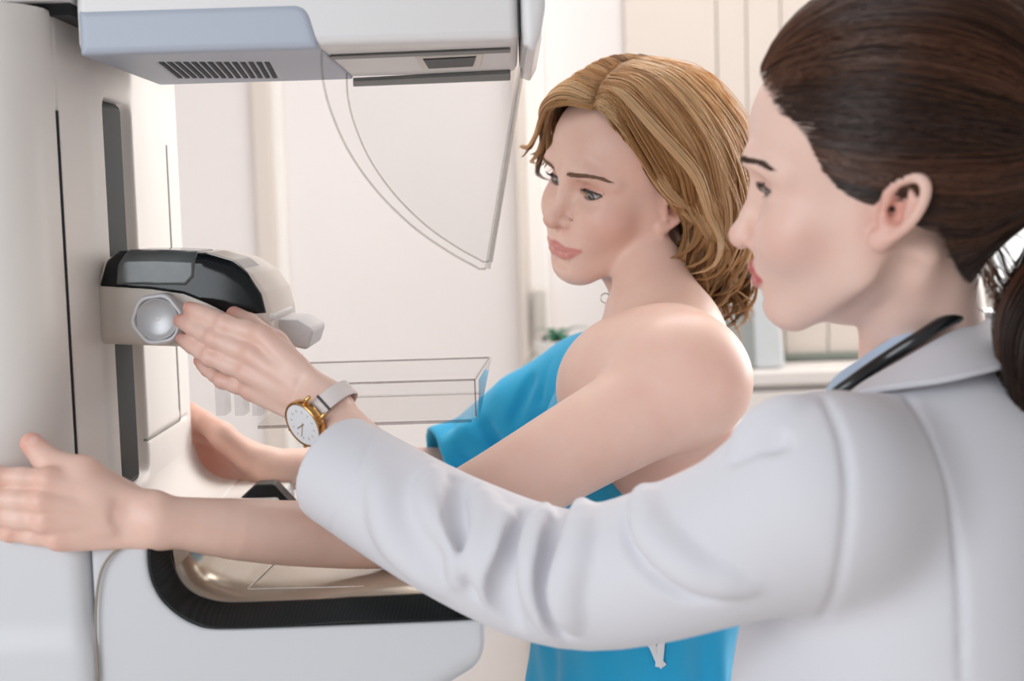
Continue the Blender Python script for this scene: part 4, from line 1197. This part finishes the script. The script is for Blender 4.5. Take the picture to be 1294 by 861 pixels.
SD.cap(DOC(0, -.110, -.050), Nk, .040, .044, .008)
SD.cap(DOC(0, -.082, -.100), Nk + fwdD * .022 - upV * .03, .021, .022, .012)
SD.cap(DOC(-.044, -.116, -.055), Nk + fwdD * .040 - upV * .03 + leftD * .012, .008, .010, .022)
under_jaw(SD, DOC, -.003)
SD.cap(Nd - upV * .05, LsD - upV * .01 - leftD * .03, .036, .036, .03); SD.cap(Nd - upV * .05, RsD - upV * .01 + leftD * .03, .036, .036, .03)
SD.ell(midD + V3(0, 0, -.12), (.13, .085, .15), .05, rot=bM)
eD, wDp = P(727, 735, 1.065), P(413, 519, 1.215)
SD.chain([LsD, eD], [.045, .038], .02); SD.chain([eD, P(570, 672, 1.13), P(440, 556, 1.205), wDp], [.037, .032, .0250, .0235], .015, n=16)
fD = [[P(331, 424, 1.236), P(284, 410, 1.246), P(256, 397, 1.260), P(239, 389, 1.270)], [P(319, 449, 1.234), P(271, 428, 1.246), P(243, 413, 1.264), P(227, 405, 1.276)],
      [P(313, 471, 1.238), P(266, 452, 1.250), P(243, 437, 1.267), P(230, 429, 1.279)], [P(316, 493, 1.246), P(281, 481, 1.258), P(262, 467, 1.274), P(251, 456, 1.284)]]
tD = [P(388, 486, 1.245), P(346, 436, 1.268), P(315, 410, 1.284), P(296, 398, 1.296)]
add_hand(SD, wDp, fD, tD, .0115, fr=.95, back=-_F)
v, q = surf(SD, (-.42, .80, 1.15), (.50, 1.36, 1.72), .0016)
lip, fl = face_paint(v, DOC, dk)
fl = np.maximum(fl, hand_flush(v, fD, tD))
mesh_np('body', v, q, M_skin_d, doctor, True, {'lip': lip, 'flush': fl, 'nail': np.zeros(len(v))})
add_eyes(DOC, (.0, 1, -.02), eye_mat('iris_dark', (84, 88, 92), (36, 38, 42)), doctor)
lash_and_brow(SD, DOC, dk, mat('lash_black', (18, 15, 15), .5), mat('brow_dark', (74, 52, 42), .6), doctor, 9, lash_len=.0070,
              brow=[(.012, .0150, .0030), (.022, .0205, .0028), (.034, .0250, .0024), (.044, .0235, .0016), (.0515, .0185, .0007)])

# white coat
M_coat = mat('coat_white', (216, 215, 221), .8, .2, bump=.12, bscale=1600, var=.012, sheen=.15)
K = Sdf()
K.ell(midD + upV * -.13 - fwdD * .012, (.165, .118, .20), 0, rot=bM)
K.ell(midD + upV * -.10 - fwdD * .05 + leftD * .075, (.09, .07, .14), .05, rot=bM); K.ell(midD + upV * -.10 - fwdD * .05 - leftD * .075, (.09, .07, .14), .05, rot=bM)
K.ell(midD + upV * -.17 + fwdD * .06, (.13, .08, .10), .06, rot=bM)
K.ell(midD + upV * -.45, (.165, .125, .34), .06, rot=bM); K.ell(midD + upV * -.32 + leftD * .050 + fwdD * .035, (.150, .115, .30), .04, rot=bM)
for sx, sh in ((1, LsD), (-1, RsD)):
    K.cap(Nd - fwdD * .022 - upV * .058, sh - upV * .012 - leftD * sx * .01, .046, .052, .04)
sv = Sdf()
pts = [P(1042, 624, .957), P(905, 690, .995), P(728, 731, 1.062), P(582, 683, 1.118), P(425, 592, 1.196), P(395, 574, 1.209)]
sv.chain(pts, [.064, .0565, .0525, .0500, .0465, .046], .03, n=30)
axd = pts[4] - pts[3]; axd /= np.linalg.norm(axd)
RIDGE = []
def fold(S, path, r, k=.010, out=.38, mode='u'):
    pp = [S.hit(px, py, .75, 1.45) for px, py in spline(path, 10)]
    pp = [p + _F * r * (1 - out * 2) * (1 if mode == 'u' else -1) for p in pp]
    rr = r * np.sin(np.linspace(.25, PI - .25, 10)) ** .6
    return [(S_, a, b, r1, r2, k, mode) for S_, a, b, r1, r2 in zip([S] * 9, pp[:-1], pp[1:], rr[:-1], rr[1:])]
todo = []
U_ = lambda path, r, k=.012, out=.40: todo.extend(fold(sv, path, r, k, out))
D_ = lambda path, r, k=.011, out=.38: todo.extend(fold(sv, path, r, k, out, 's'))
# ridges and valleys of the sleeve, read off the photograph
U_([(545, 590), (548, 640), (585, 690), (580, 735)], 0.0099)
D_([(575, 605), (580, 655), (604, 705), (600, 745)], 0.0077)
U_([(606, 618), (618, 670), (612, 715), (640, 775)], 0.0099)
U_([(640, 652), (640, 690), (622, 730)], 0.0088)
D_([(662, 650), (652, 705), (636, 750), (650, 790)], 0.0088)
U_([(690, 645), (684, 690), (682, 740), (700, 800)], 0.0116)
D_([(712, 640), (704, 700), (700, 750), (712, 800)], 0.0088)
U_([(735, 636), (732, 690), (716, 745), (722, 790)], 0.0099)
D_([(926, 582), (960, 560), (995, 563)], .008)
U_([(938, 566), (970, 538), (1008, 518)], .008)
D_([(795, 640), (808, 690), (858, 740), (915, 748)], 0.0077)
U_([(812, 622), (826, 675), (880, 722), (945, 738)], 0.0110)
U_([(480, 600), (500, 680), (560, 740)], 0.0088, .016, .06)
for S_, a, b, r1, r2, k, mode in todo: S_.cap(a, b, float(r1), float(r2), k, mode)
sv.plane(P(423, 591, 1.1965) , axd + V3(0, 0, 0), .004)
sv.chain([P(380, 566, 1.218), P(470, 618, 1.178)], [.0415, .038], .004, 's')
K.ell(midD + upV * -.24 - fwdD * .028 + leftD * .112, (.080, .085, .22), .06, rot=bM)
K.group(sv, P(700, 690, 1.06), .42, .042)
# opening at the neck
K.ell(Nd + upV * .075 + fwdD * .03, (.066, .072, .085), .01, 's', rot=bM)
# the other sleeve, its hand in the coat's front pocket
eR = RsD - upV * .27 - leftD * .05 - fwdD * .02
K.chain([RsD, eR, midD - upV * .42 - leftD * .12 + fwdD * .13], [.062, .052, .046], .03)
# armhole seam, back seam
def groove(path, r=.0022, k=.003, n=36):
    pp = [K.hit(px, py, .75, 1.4) for px, py in spline(path, n)]
    return [(pp[i], pp[i + 1]) for i in range(n - 1)]
gr = groove([(1040, 500), (1062, 550), (1071, 610), (1068, 680), (1056, 745), (1040, 780)]) + groove([(1146, 500), (1172, 545), (1196, 610), (1208, 680), (1214, 760), (1216, 858)])
hem = [(P_0, P_1) for P_0, P_1 in groove([(474, 545), (455, 590), (430, 640), (416, 676)])]
for a, b in hem: K.cap(a, b, .0010, .0010, .002, 's')
for a, b in gr: K.cap(a, b, .0019, .0019, .004, 's')
v, q = surf(K, (-.20, .72, .50), (.70, 1.45, 1.55), .0026)
coat = mesh_np('coat', v, q, M_coat, doctor)
# collars: bands around the neck
def band(name, path, ups, h, th, m, parent, n=40):
    p = spline(path, n); u = spline(ups, n); T = np.gradient(p, axis=0); rings = []
    for i, (a, t, w) in enumerate(zip(p, T, u)):
        t = t / np.linalg.norm(t); w = w - t * (w @ t); w /= np.linalg.norm(w); s = np.cross(t, w)
        hh = h * (1 if np.isscalar(h) else 1)
        rings.append([a + s * th, a + w * hh * .5 + s * th * 1.3, a + w * hh + s * th * .6, a + w * hh - s * th * .6, a + w * hh * .5 - s * th, a - s * th])
    bm = bmesh.new(); loft(bm, rings); return fin(name, bm, m, parent, True, .0012, 2, 50)
M_shirt = mat('shirt_blue', (178, 200, 222), .7, .25, bump=.15, bscale=1500)
def strip2(name, low, high, th, m, parent, n=40):
    a, b = spline(low, n), spline(high, n); T = np.gradient(a, axis=0); rings = []
    for p, q, t in zip(a, b, T):
        s = np.cross(t, q - p); s /= np.linalg.norm(s); mid = (p + q) / 2
        rings.append([p + s * th, mid + s * th * 1.4, q + s * th * .7, q - s * th * .7, mid - s * th, p - s * th])
    bm = bmesh.new(); loft(bm, rings); return fin(name, bm, m, parent, True, .0008, 2, 50)
strip2('shirt_collar', [P(1030, 540, 1.055), P(1046, 500, 1.04), P(1090, 474, 1.035), P(1126, 452, 1.028), P(1165, 426, 1.030), P(1204, 404, 1.042), P(1238, 396, 1.08), P(1256, 404, 1.13)],
       [P(1040, 520, 1.075), P(1052, 482, 1.062), P(1090, 452, 1.055), P(1124, 430, 1.044), P(1162, 405, 1.044), P(1198, 389, 1.055), P(1228, 380, 1.095), P(1244, 388, 1.128)], .0014, M_shirt, doctor)
strip2('coat_collar', [P(1046, 520, 1.01), P(1092, 497, .995), P(1140, 489, .985), P(1190, 482, .980), P(1236, 472, .985), P(1280, 462, 1.01), P(1316, 458, 1.065)],
       [P(1060, 512, 1.03), P(1088, 487, 1.018), P(1140, 456, 1.018), P(1188, 428, 1.024), P(1226, 410, 1.045), P(1262, 404, 1.08), P(1286, 410, 1.12)], .0022, M_coat, coat)
legs(doctor, dfoot, leftD, fwdD, .55, mat('trousers_white', (222, 222, 226), .75), mat('shoe_pale', (226, 224, 222), .5))

# stethoscope round her neck
M_rub = mat('stethoscope_black', (22, 24, 28), .28, .6, coat=.3)
st = empty('stethoscope', P(1150, 432, 1.02), 'black stethoscope tube lying round the neck of the woman in the white coat', 'stethoscope')
path = [P(1034, 560, 1.06), P(1050, 508, 1.035), P(1078, 483, 1.025), P(1116, 456, 1.03), P(1160, 428, 1.022), P(1200, 404, 1.030), P(1232, 396, 1.055), P(1252, 397, 1.095), P(1256, 404, 1.14), P(1250, 418, 1.18)]
tube('tube', path, .0052, M_rub, st, 70, 12)
# wristwatch
M_gold = mat('watch_gold', (212, 164, 104), .18, .6, metal=1.0)
M_dial = mat('watch_dial', (226, 228, 232), .35, .5)
M_strap = mat('watch_strap', (222, 212, 210), .6, .3, bump=.2, bscale=900)
aw = P(372, 474, 1.223) - wDp; aw /= np.linalg.norm(aw)
nw = V3(-.52, -.74, -.43); nw -= aw * (nw @ aw); nw /= np.linalg.norm(nw)
sw = np.cross(aw, nw)
Wc = P(415, 517, 1.214)
Fc = Wc + nw * .0285
wt = empty('wristwatch', Fc, 'gold wristwatch with white dial and pale strap on the wrist reaching for the knob', 'watch')
WM = np.stack([sw, aw, nw], 1)                  # local x across the strap direction, y along the arm, z out of the dial
def wl(x, y, z): return WM @ V3(x, y, z) + Fc
def wlathe(name, prof, m, parent, n=56):
    bm = bmesh.new(); loft(bm, [[wl(r * math.cos(2 * PI * i / n), r * math.sin(2 * PI * i / n), z) for i in range(n)] for r, z in prof]); return fin(name, bm, m, parent)
RW = .0212
case = wlathe('case', [(.012, -.0045), (RW * .93, -.0045), (RW, -.0035), (RW, .0018), (RW * .96, .0030), (RW * .90, .0030), (RW * .885, .0022), (.001, .0020)], M_gold, wt)
dial = wlathe('dial', [(.001, .00205), (RW * .885, .00205), (RW * .885, .0024), (.001, .0024)], M_dial, wt)
for ang, L, w in ((3.5, .0125, .00028), (2.85, .0085, .0004)):
    d_ = V3(math.cos(ang), math.sin(ang), 0); n_ = V3(-d_[1], d_[0], 0)
    bm = bmesh.new(); extr(bm, [wl(*(n_ * w - d_ * .002 + V3(0, 0, .0026))), wl(*(-n_ * w - d_ * .002 + V3(0, 0, .0026))), wl(*(-n_ * w + d_ * L + V3(0, 0, .0026))), wl(*(n_ * w + d_ * L + V3(0, 0, .0026)))], nw * .0003)
    fin('hand', bm, M_gold, dial, False)
for i in range(12):
    t = 2 * PI * i / 12; d_ = V3(math.cos(t), math.sin(t), 0); n_ = V3(-d_[1], d_[0], 0)
    bm = bmesh.new(); extr(bm, [wl(*(n_ * .00022 * a + d_ * b + V3(0, 0, .00242))) for a, b in ((1, .0118), (-1, .0118), (-1, .0142), (1, .0142))], nw * .0002)
    fin('hour_mark', bm, M_gold, dial, False)
0 and wlathe('crystal', [(.001, .0036), (RW * .6, .0035), (RW * .9, .0030), (RW * .9, .0028), (.001, .0032)], clear_mat('watch_crystal'), wt)
tube('crown', [wl(0, -RW, -.001), wl(0, -RW - .0015, -.001), wl(0, -RW - .0034, -.001)], [.0016, .0020, .0018], M_gold, wt, 8, 14)
for sx in (-1, 1):
    for sy in (-1, 1):
        tube('lug', [wl(sx * RW * .72, sy * .0098, 0), wl(sx * RW * 1.05, sy * .0098, -.001), wl(sx * RW * 1.24, sy * .0098, -.0042)], [.0017, .0019, .0014], M_gold, wt, 10, 10)
ring = []; nS = 48; wa, wb = .0262, .0250
for i in range(nS + 1):
    t = .62 + (2 * PI - 1.24) * i / nS           # leaves the dial at both sides
    c_ = Wc + nw * (math.cos(t) * wb) + sw * (math.sin(t) * wa)
    o_ = nw * math.cos(t) / wb + sw * math.sin(t) / wa; o_ /= np.linalg.norm(o_)
    hw = .0078
    ring.append([c_ - aw * hw, c_ - aw * hw * .9 + o_ * .0022, c_ + aw * hw * .9 + o_ * .0022, c_ + aw * hw])
bk = [c2 for c2 in ring[2]]
tube('buckle', [ring[3][1] + aw * -.001, ring[3][1] * .5 + ring[3][2] * .5 + nw * -.0, ring[3][2] + aw * .001], .0012, mat('buckle_dark', (58, 52, 56), .4), wt, 12, 8)
bm = bmesh.new(); loft(bm, ring); fin('strap', bm, M_strap, wt)

# ------------------------------------------------------------------ hair
def hair_mass(po, ells, outline, k, h=.003):
    S = Sdf().frame(po.M, po.t)
    for i, (c, r) in enumerate(ells): S.ell(c, r, 0 if i == 0 else k)
    f, c, r = prism(outline, -.2, .2, .004, 0); S.op(f, c, r, .010, 'i')
    return S
def clump_strands(rng, guides, n_cl, n_st, rc, curl=(.0, 1.5), N=32, jit=.004, lift=(.0, .006), s_range=None, tip=.5, droop=0.0, vis=None):
    """guides (G, K, 3): neighbouring locks; clumps are spread between them"""
    gs = np.stack([spline(g, N) for g in guides]); G = len(gs)
    paths, tones = [], []
    t = np.linspace(0, 1, N)
    for c in range(n_cl):
        s = (c + rng.uniform(-.4, .4)) / max(n_cl - 1, 1) * (G - 1); s = min(max(s, 0), G - 1 - 1e-6)
        if s_range: s = s_range[0] + (s_range[1] - s_range[0]) * s / (G - 1)
        i = int(s); u = s - i
        if G > 2:
            g0, g1, g2, g3 = gs[max(i - 1, 0)], gs[i], gs[i + 1], gs[min(i + 2, G - 1)]
            base = .5 * (2 * g1 + (g2 - g0) * u + (2 * g0 - 5 * g1 + 4 * g2 - g3) * u ** 2 + (3 * g1 - g0 - 3 * g2 + g3) * u ** 3)
        else: base = gs[i] * (1 - u) + gs[i + 1] * u
        ctr = V3(0, -.10, .02)
        out = base - ctr; out /= np.linalg.norm(out, axis=1, keepdims=True)
        base = base + out * (rng.uniform(*lift) * np.sin(t * PI * .9 + .1)[:, None]) + rng.normal(0, jit, 3) * np.sin(t * PI * .5)[:, None]
        T = np.gradient(base, axis=0); T /= np.linalg.norm(T, axis=1, keepdims=True)
        A = np.cross(T, out); A /= np.linalg.norm(A, axis=1, keepdims=True) + 1e-9; B = np.cross(T, A)
        base = base + A * (rng.uniform(.001, .0045) * np.clip(t / .3, 0, 1) * np.sin(t * rng.uniform(8, 12) + rng.uniform(0, 6.3)))[:, None]
        ph = rng.uniform(0, 2 * PI); amp = curl[0] * np.clip((t - .35) / .65, 0, 1) ** 1.2 * rng.uniform(.6, 1.3)
        w = ph + 2 * PI * curl[1] * rng.uniform(.85, 1.2) * t * np.sign(rng.uniform(-1, 1) + .4)
        base = base + A * (amp * np.cos(w))[:, None] + B * (amp * np.sin(w))[:, None]
        tone_c = rng.choice([rng.uniform(.05, .35), rng.uniform(.35, .7), rng.uniform(.65, 1.0)])
        for _ in range(n_st):
            r = math.sqrt(rng.uniform(0, 1)); a = rng.uniform(0, 2 * PI)
            wd = rc * (.55 + .75 * np.sin(t * PI)) * (1 - (1 - tip) * t)
            fl = rng.normal(0, .12)
            p = base + A * (r * math.cos(a) * wd * 1.5)[:, None] + B * (r * math.sin(a) * wd * .6)[:, None] + A * (rc * .5 * np.sin(t * 7 + a) * t * fl)[:, None]
            k1 = rng.uniform(.82, 1.0)                      # tips of different lengths
            if k1 < .99:
                ts = t * k1; p = np.stack([np.interp(ts, t, p[:, j]) for j in range(3)], 1)
            paths.append(p); tones.append(np.clip(tone_c + rng.normal(0, .09) + .10 * (B[N // 2] @ out[N // 2]) * math.sin(a), 0, 1))
    return np.array(paths), np.array(tones)
mirx = lambda g: [(-x, y, z) for x, y, z in g]

# --- patient: wavy bob
M_hair_p = hair_mat('hair_blonde', (120, 78, 44), (226, 174, 114), (250, 218, 172), .33, .32)
massP = hair_mass(PAT, [((0, -.105, .034), (.078, .098, .092)), ((0, -.150, -.045), (.066, .050, .085))],
                  [(-.014, .10), (-.022, .074), (-.040, .062), (-.055, .045), (-.068, .022), (-.082, -.002), (-.108, -.012), (-.122, -.06), (-.125, -.13), (-.24, -.13), (-.24, .16), (-.014, .16)], .03)
v, q = surf(massP, PAT.t - .24, PAT.t + .24, .003)
hairP = mesh_np('hair', v, q, M_hair_p, patient, True, {'tone': np.full(len(v), .12)})
rng = np.random.default_rng(11)
GL = [[(-.014, -.025, .090), (-.027, -.026, .096), (-.041, -.033, .088), (-.057, -.046, .062), (-.071, -.062, .031), (-.085, -.088, .002), (-.095, -.124, -.010)],
      [(-.012, -.034, .108), (-.040, -.044, .104), (-.075, -.060, .068), (-.090, -.088, .022), (-.095, -.112, -.022), (-.092, -.116, -.066), (-.082, -.102, -.106)],
      [(.000, -.070, .124), (-.050, -.085, .114), (-.088, -.110, .064), (-.099, -.132, .004), (-.097, -.148, -.056), (-.086, -.150, -.112), (-.078, -.134, -.150)],
      [(.000, -.110, .127), (-.045, -.137, .109), (-.080, -.168, .054), (-.091, -.182, -.010), (-.090, -.184, -.070), (-.086, -.178, -.128), (-.094, -.166, -.168)],
      [(.000, -.140, .118), (-.022, -.186, .087), (-.040, -.208, .030), (-.046, -.212, -.030), (-.048, -.206, -.085), (-.050, -.202, -.134), (-.056, -.202, -.170)],
      [(.000, -.140, .118), (.010, -.190, .087), (.012, -.214, .030), (.012, -.217, -.030), (.012, -.208, -.085), (.012, -.202, -.130), (.012, -.202, -.160)]]
GR = [[(-.017, -.024, .089), (.006, -.007, .093), (.038, -.005, .082), (.062, -.010, .058), (.070, -.008, .040), (.078, -.002, .026), (.087, .005, .024)],
      [(-.012, -.028, .103), (.025, -.020, .104), (.066, -.036, .075), (.080, -.050, .038), (.086, -.060, .005), (.088, -.072, -.030), (.082, -.075, -.050)]] + [mirx(g_) for g_ in GL[2:5]]
CU = [[(-.080, -.098, -.012), (-.089, -.098, -.045), (-.088, -.088, -.080), (-.082, -.086, -.112), (-.074, -.096, -.142)],
      [(-.084, -.112, -.012), (-.093, -.112, -.048), (-.094, -.104, -.086), (-.090, -.100, -.120), (-.084, -.108, -.156)],
      [(-.084, -.126, -.020), (-.095, -.128, -.055), (-.098, -.124, -.095), (-.094, -.120, -.132), (-.090, -.126, -.166)]]
allp, allt = [], []
for gd, nc, ns, rc, cu, kw in ((GL[:3], 30, 70, .0070, (.004, 1.2), dict(s_range=(0.02, .6), jit=.0015, lift=(.0005, .004))),
                               (GL, 70, 80, .0078, (.019, 2.1), dict(s_range=(.6, 5), jit=.005, lift=(-.003, .007))),
                               (GL[1:5], 40, 56, .0046, (.024, 2.6), dict(s_range=(0, 3), lift=(.002, .010), jit=.007, tip=.6)),
                               (CU, 20, 60, .0042, (.016, 2.4), dict(jit=.004, tip=.6)),
                               (GR, 40, 44, .0075, (.010, 1.8), dict(s_range=(.5, 4), jit=.004)),
                               (GR[:2], 12, 50, .0055, (.003, .8), dict(s_range=(0, .45), jit=.002, lift=(0, .002), tip=.25))):
    p_, t_ = clump_strands(rng, gd, nc, ns, rc, cu, **kw); allp.append(p_); allt.append(t_)
# loose hairs
p_, t_ = clump_strands(rng, GL, 60, 4, .014, (.016, 1.6), s_range=(1.2, 5), jit=.010, lift=(.002, .014)); allp.append(p_); allt.append(np.clip(t_ + .25, 0, 1))
A_ = np.concatenate(allp); tn = np.concatenate(allt)
strand_mesh('strands', PAT.arr(A_.reshape(-1, 3)).reshape(A_.shape), np.full(len(A_), .00042), M_hair_p, hairP, tn, .25)

# --- doctor: combed back into a ponytail
M_hair_d = hair_mat('hair_dark_brown', (22, 15, 13), (54, 34, 26), (112, 70, 47), .34, .08)
massD = hair_mass(DOC, [((0, -.106, .042), (.079, .106, .095)), ((0, -.122, -.045), (.052, .034, .056))],
                  [(-.010, .100), (-.018, .080), (-.035, .058), (-.049, .040), (-.060, .016), (-.066, -.006), (-.082, -.006), (-.084, -.004), (-.094, .008), (-.116, .008), (-.124, -.020), (-.130, -.045), (-.138, -.078), (-.146, -.092), (-.152, -.058), (-.178, -.036), (-.25, -.03), (-.25, .17), (-.008, .17)], .03)
v, q = surf(massD, DOC.t - .24, DOC.t + .24, .003)
hairD = mesh_np('hair', v, q, M_hair_d, doctor, True, {'tone': np.full(len(v), .16)})
rng = np.random.default_rng(7)
cD = V3(0, -.105, .030); TIE = V3(0, -.222, .006)
def on_mass(S, po, dirs, c, lift):
    lo = np.full(len(dirs), .02); hi = np.full(len(dirs), .20)
    for _ in range(15):
        m_ = (lo + hi) / 2; ins = S.eval(po.arr(c + dirs * m_[:, None])) < 0
        lo = np.where(ins, m_, lo); hi = np.where(ins, hi, m_)
    return c + dirs * (lo + lift)[:, None]
full = Sdf().frame(DOC.M, DOC.t)                     # uncut volume for laying the strands
full.ell((0, -.106, .042), (.079, .106, .095), 0); full.ell((0, -.122, -.045), (.052, .034, .056), .03); full.cap((0, -.16, .01), TIE, .05, .02, .05)
line = spline([(-.004, -.006, .094), (-.020, -.008, .086), (-.045, -.024, .066), (-.060, -.042, .041), (-.067, -.055, .016), (-.070, -.063, -.009), (-.072, -.082, -.009), (-.074, -.087, .002), (-.078, -.100, .009), (-.071, -.116, .006), (-.054, -.128, -.040), (-.034, -.142, -.078), (0, -.150, -.092)], 200)
N = 24; t = np.linspace(0, 1, N); allp, allt = [], []
def swept(n, roots_fn, lift, curlz=0.0):
    D, L, tones = [], [], []
    for i in range(n):
        r0, tone, bulge, lf = roots_fn(i)
        for sx in (-1, 1):
            a = (r0 * V3(-sx, 1, 1) if sx > 0 else r0) - cD; b = TIE + rng.normal(0, .006, 3) - cD
            a = a / np.linalg.norm(a); b = b / np.linalg.norm(b)
            th = math.acos(np.clip(a @ b, -1, 1))
            d = (np.sin((1 - t) * th)[:, None] * a + np.sin(t * th)[:, None] * b) / max(math.sin(th), 1e-3)
            d = d + V3(0, 0, 1) * (bulge * np.sin(t * PI))[:, None]
            D.append(d / np.linalg.norm(d, axis=1, keepdims=True)); L.append(lf * np.sin(t * PI * .9 + .15) + .0004); tones.append(tone)
    D = np.array(D); L = np.array(L)
    pts = on_mass(full, DOC, D.reshape(-1, 3), cD, L.reshape(-1))
    allp.append(pts.reshape(len(D), N, 3)); allt.append(np.array(tones))
ct = rng.uniform(.05, .95, 60)
def r1_(i):
    s = rng.uniform(0, 1); j = min(int(s * 199), 199)
    lock = ct[int(s * 59)]
    up_ = max(0, 1 - s * 2.4)
    return line[j] + rng.normal(0, .0012, 3), float(np.clip(lock * .6 + rng.uniform(0, .3) + .25 * up_, 0, 1)), rng.normal(-.05 + .16 * up_, .03) + .05 * math.sin(s * 60), .0008 + .004 * lock + rng.uniform(0, .002)
swept(1900, r1_, 0)
def r2_(i):                                           # hair rooted over the crown
    x = -rng.uniform(0, .06); y = rng.uniform(-.14, -.02); z = .13
    lock = ct[int((x + .06) / .06 * 20) + int((y + .14) / .12 * 30)]
    return V3(x, y, z), float(np.clip(lock * .6 + rng.uniform(0, .3), 0, 1)), rng.normal(.03, .03), .003 + .005 * lock + rng.uniform(0, .002)
swept(800, r2_, 0)
A_ = np.concatenate(allp); tn = np.concatenate(allt)
strand_mesh('strands', DOC.arr(A_.reshape(-1, 3)).reshape(A_.shape), np.full(len(A_), .0004), M_hair_d, hairD, tn, .05)
# ponytail hanging behind the neck
tie_w = DOC(*TIE)
pony = [tie_w, tie_w + DOC.M @ V3(0, -.030, .004), P(1378, 258, 1.03), P(1366, 325, 1.02), P(1322, 395, 1.01), P(1302, 450, 1.005), P(1302, 505, 1.0), P(1318, 560, 1.0)]
N = 30; base = spline(pony, N); t = np.linspace(0, 1, N); pp_, tt_ = [], []
T = np.gradient(base, axis=0); T /= np.linalg.norm(T, axis=1, keepdims=True)
A1 = np.cross(T, V3(0, 1, .2)); A1 /= np.linalg.norm(A1, axis=1, keepdims=True); B1 = np.cross(T, A1)
for c in range(34):
    r, a = math.sqrt(rng.uniform(0, 1)), rng.uniform(0, 2 * PI); ph = rng.uniform(0, 6.3); tc_ = rng.uniform(.1, .75)
    w = .006 + .026 * np.sin(np.clip(t * 1.15, 0, 1) * PI) ** .8
    cb = base + A1 * (r * math.cos(a) * w)[:, None] + B1 * (r * math.sin(a) * w)[:, None] + A1 * (.008 * t * np.sin(t * 9 + ph))[:, None]
    for _ in range(55):
        r2, a2 = math.sqrt(rng.uniform(0, 1)), rng.uniform(0, 2 * PI); w2 = .002 + .006 * np.sin(t * PI)
        pp_.append(cb + A1 * (r2 * math.cos(a2) * w2)[:, None] + B1 * (r2 * math.sin(a2) * w2)[:, None]); tt_.append(np.clip(tc_ + rng.normal(0, .15), 0, 1))
# a few frizzy hairs between nape and ponytail
for _ in range(60):
    a0 = DOC(rng.uniform(-.03, .02), -.150 - rng.uniform(0, .01), -.06 + rng.uniform(-.02, .03)); b0 = P(1300 + rng.normal(0, 12), 400 + rng.normal(0, 25), 1.02)
    m0 = (a0 + b0) / 2 + rng.normal(0, .006, 3) - upV * .012
    pp_.append(spline([a0, m0, b0], N)); tt_.append(rng.uniform(.5, 1))
strand_mesh('ponytail', np.array(pp_), np.full(len(pp_), .00045), M_hair_d, hairD, np.array(tt_), .3)
rg = [tie_w + DOC.M @ V3(.019 * math.cos(x), -.010, .019 * math.sin(x)) for x in np.linspace(0, 2 * PI, 20)]
tube('hair_tie', rg, .005, mat('hair_tie_black', (18, 16, 18), .7), hairD, 40, 10)
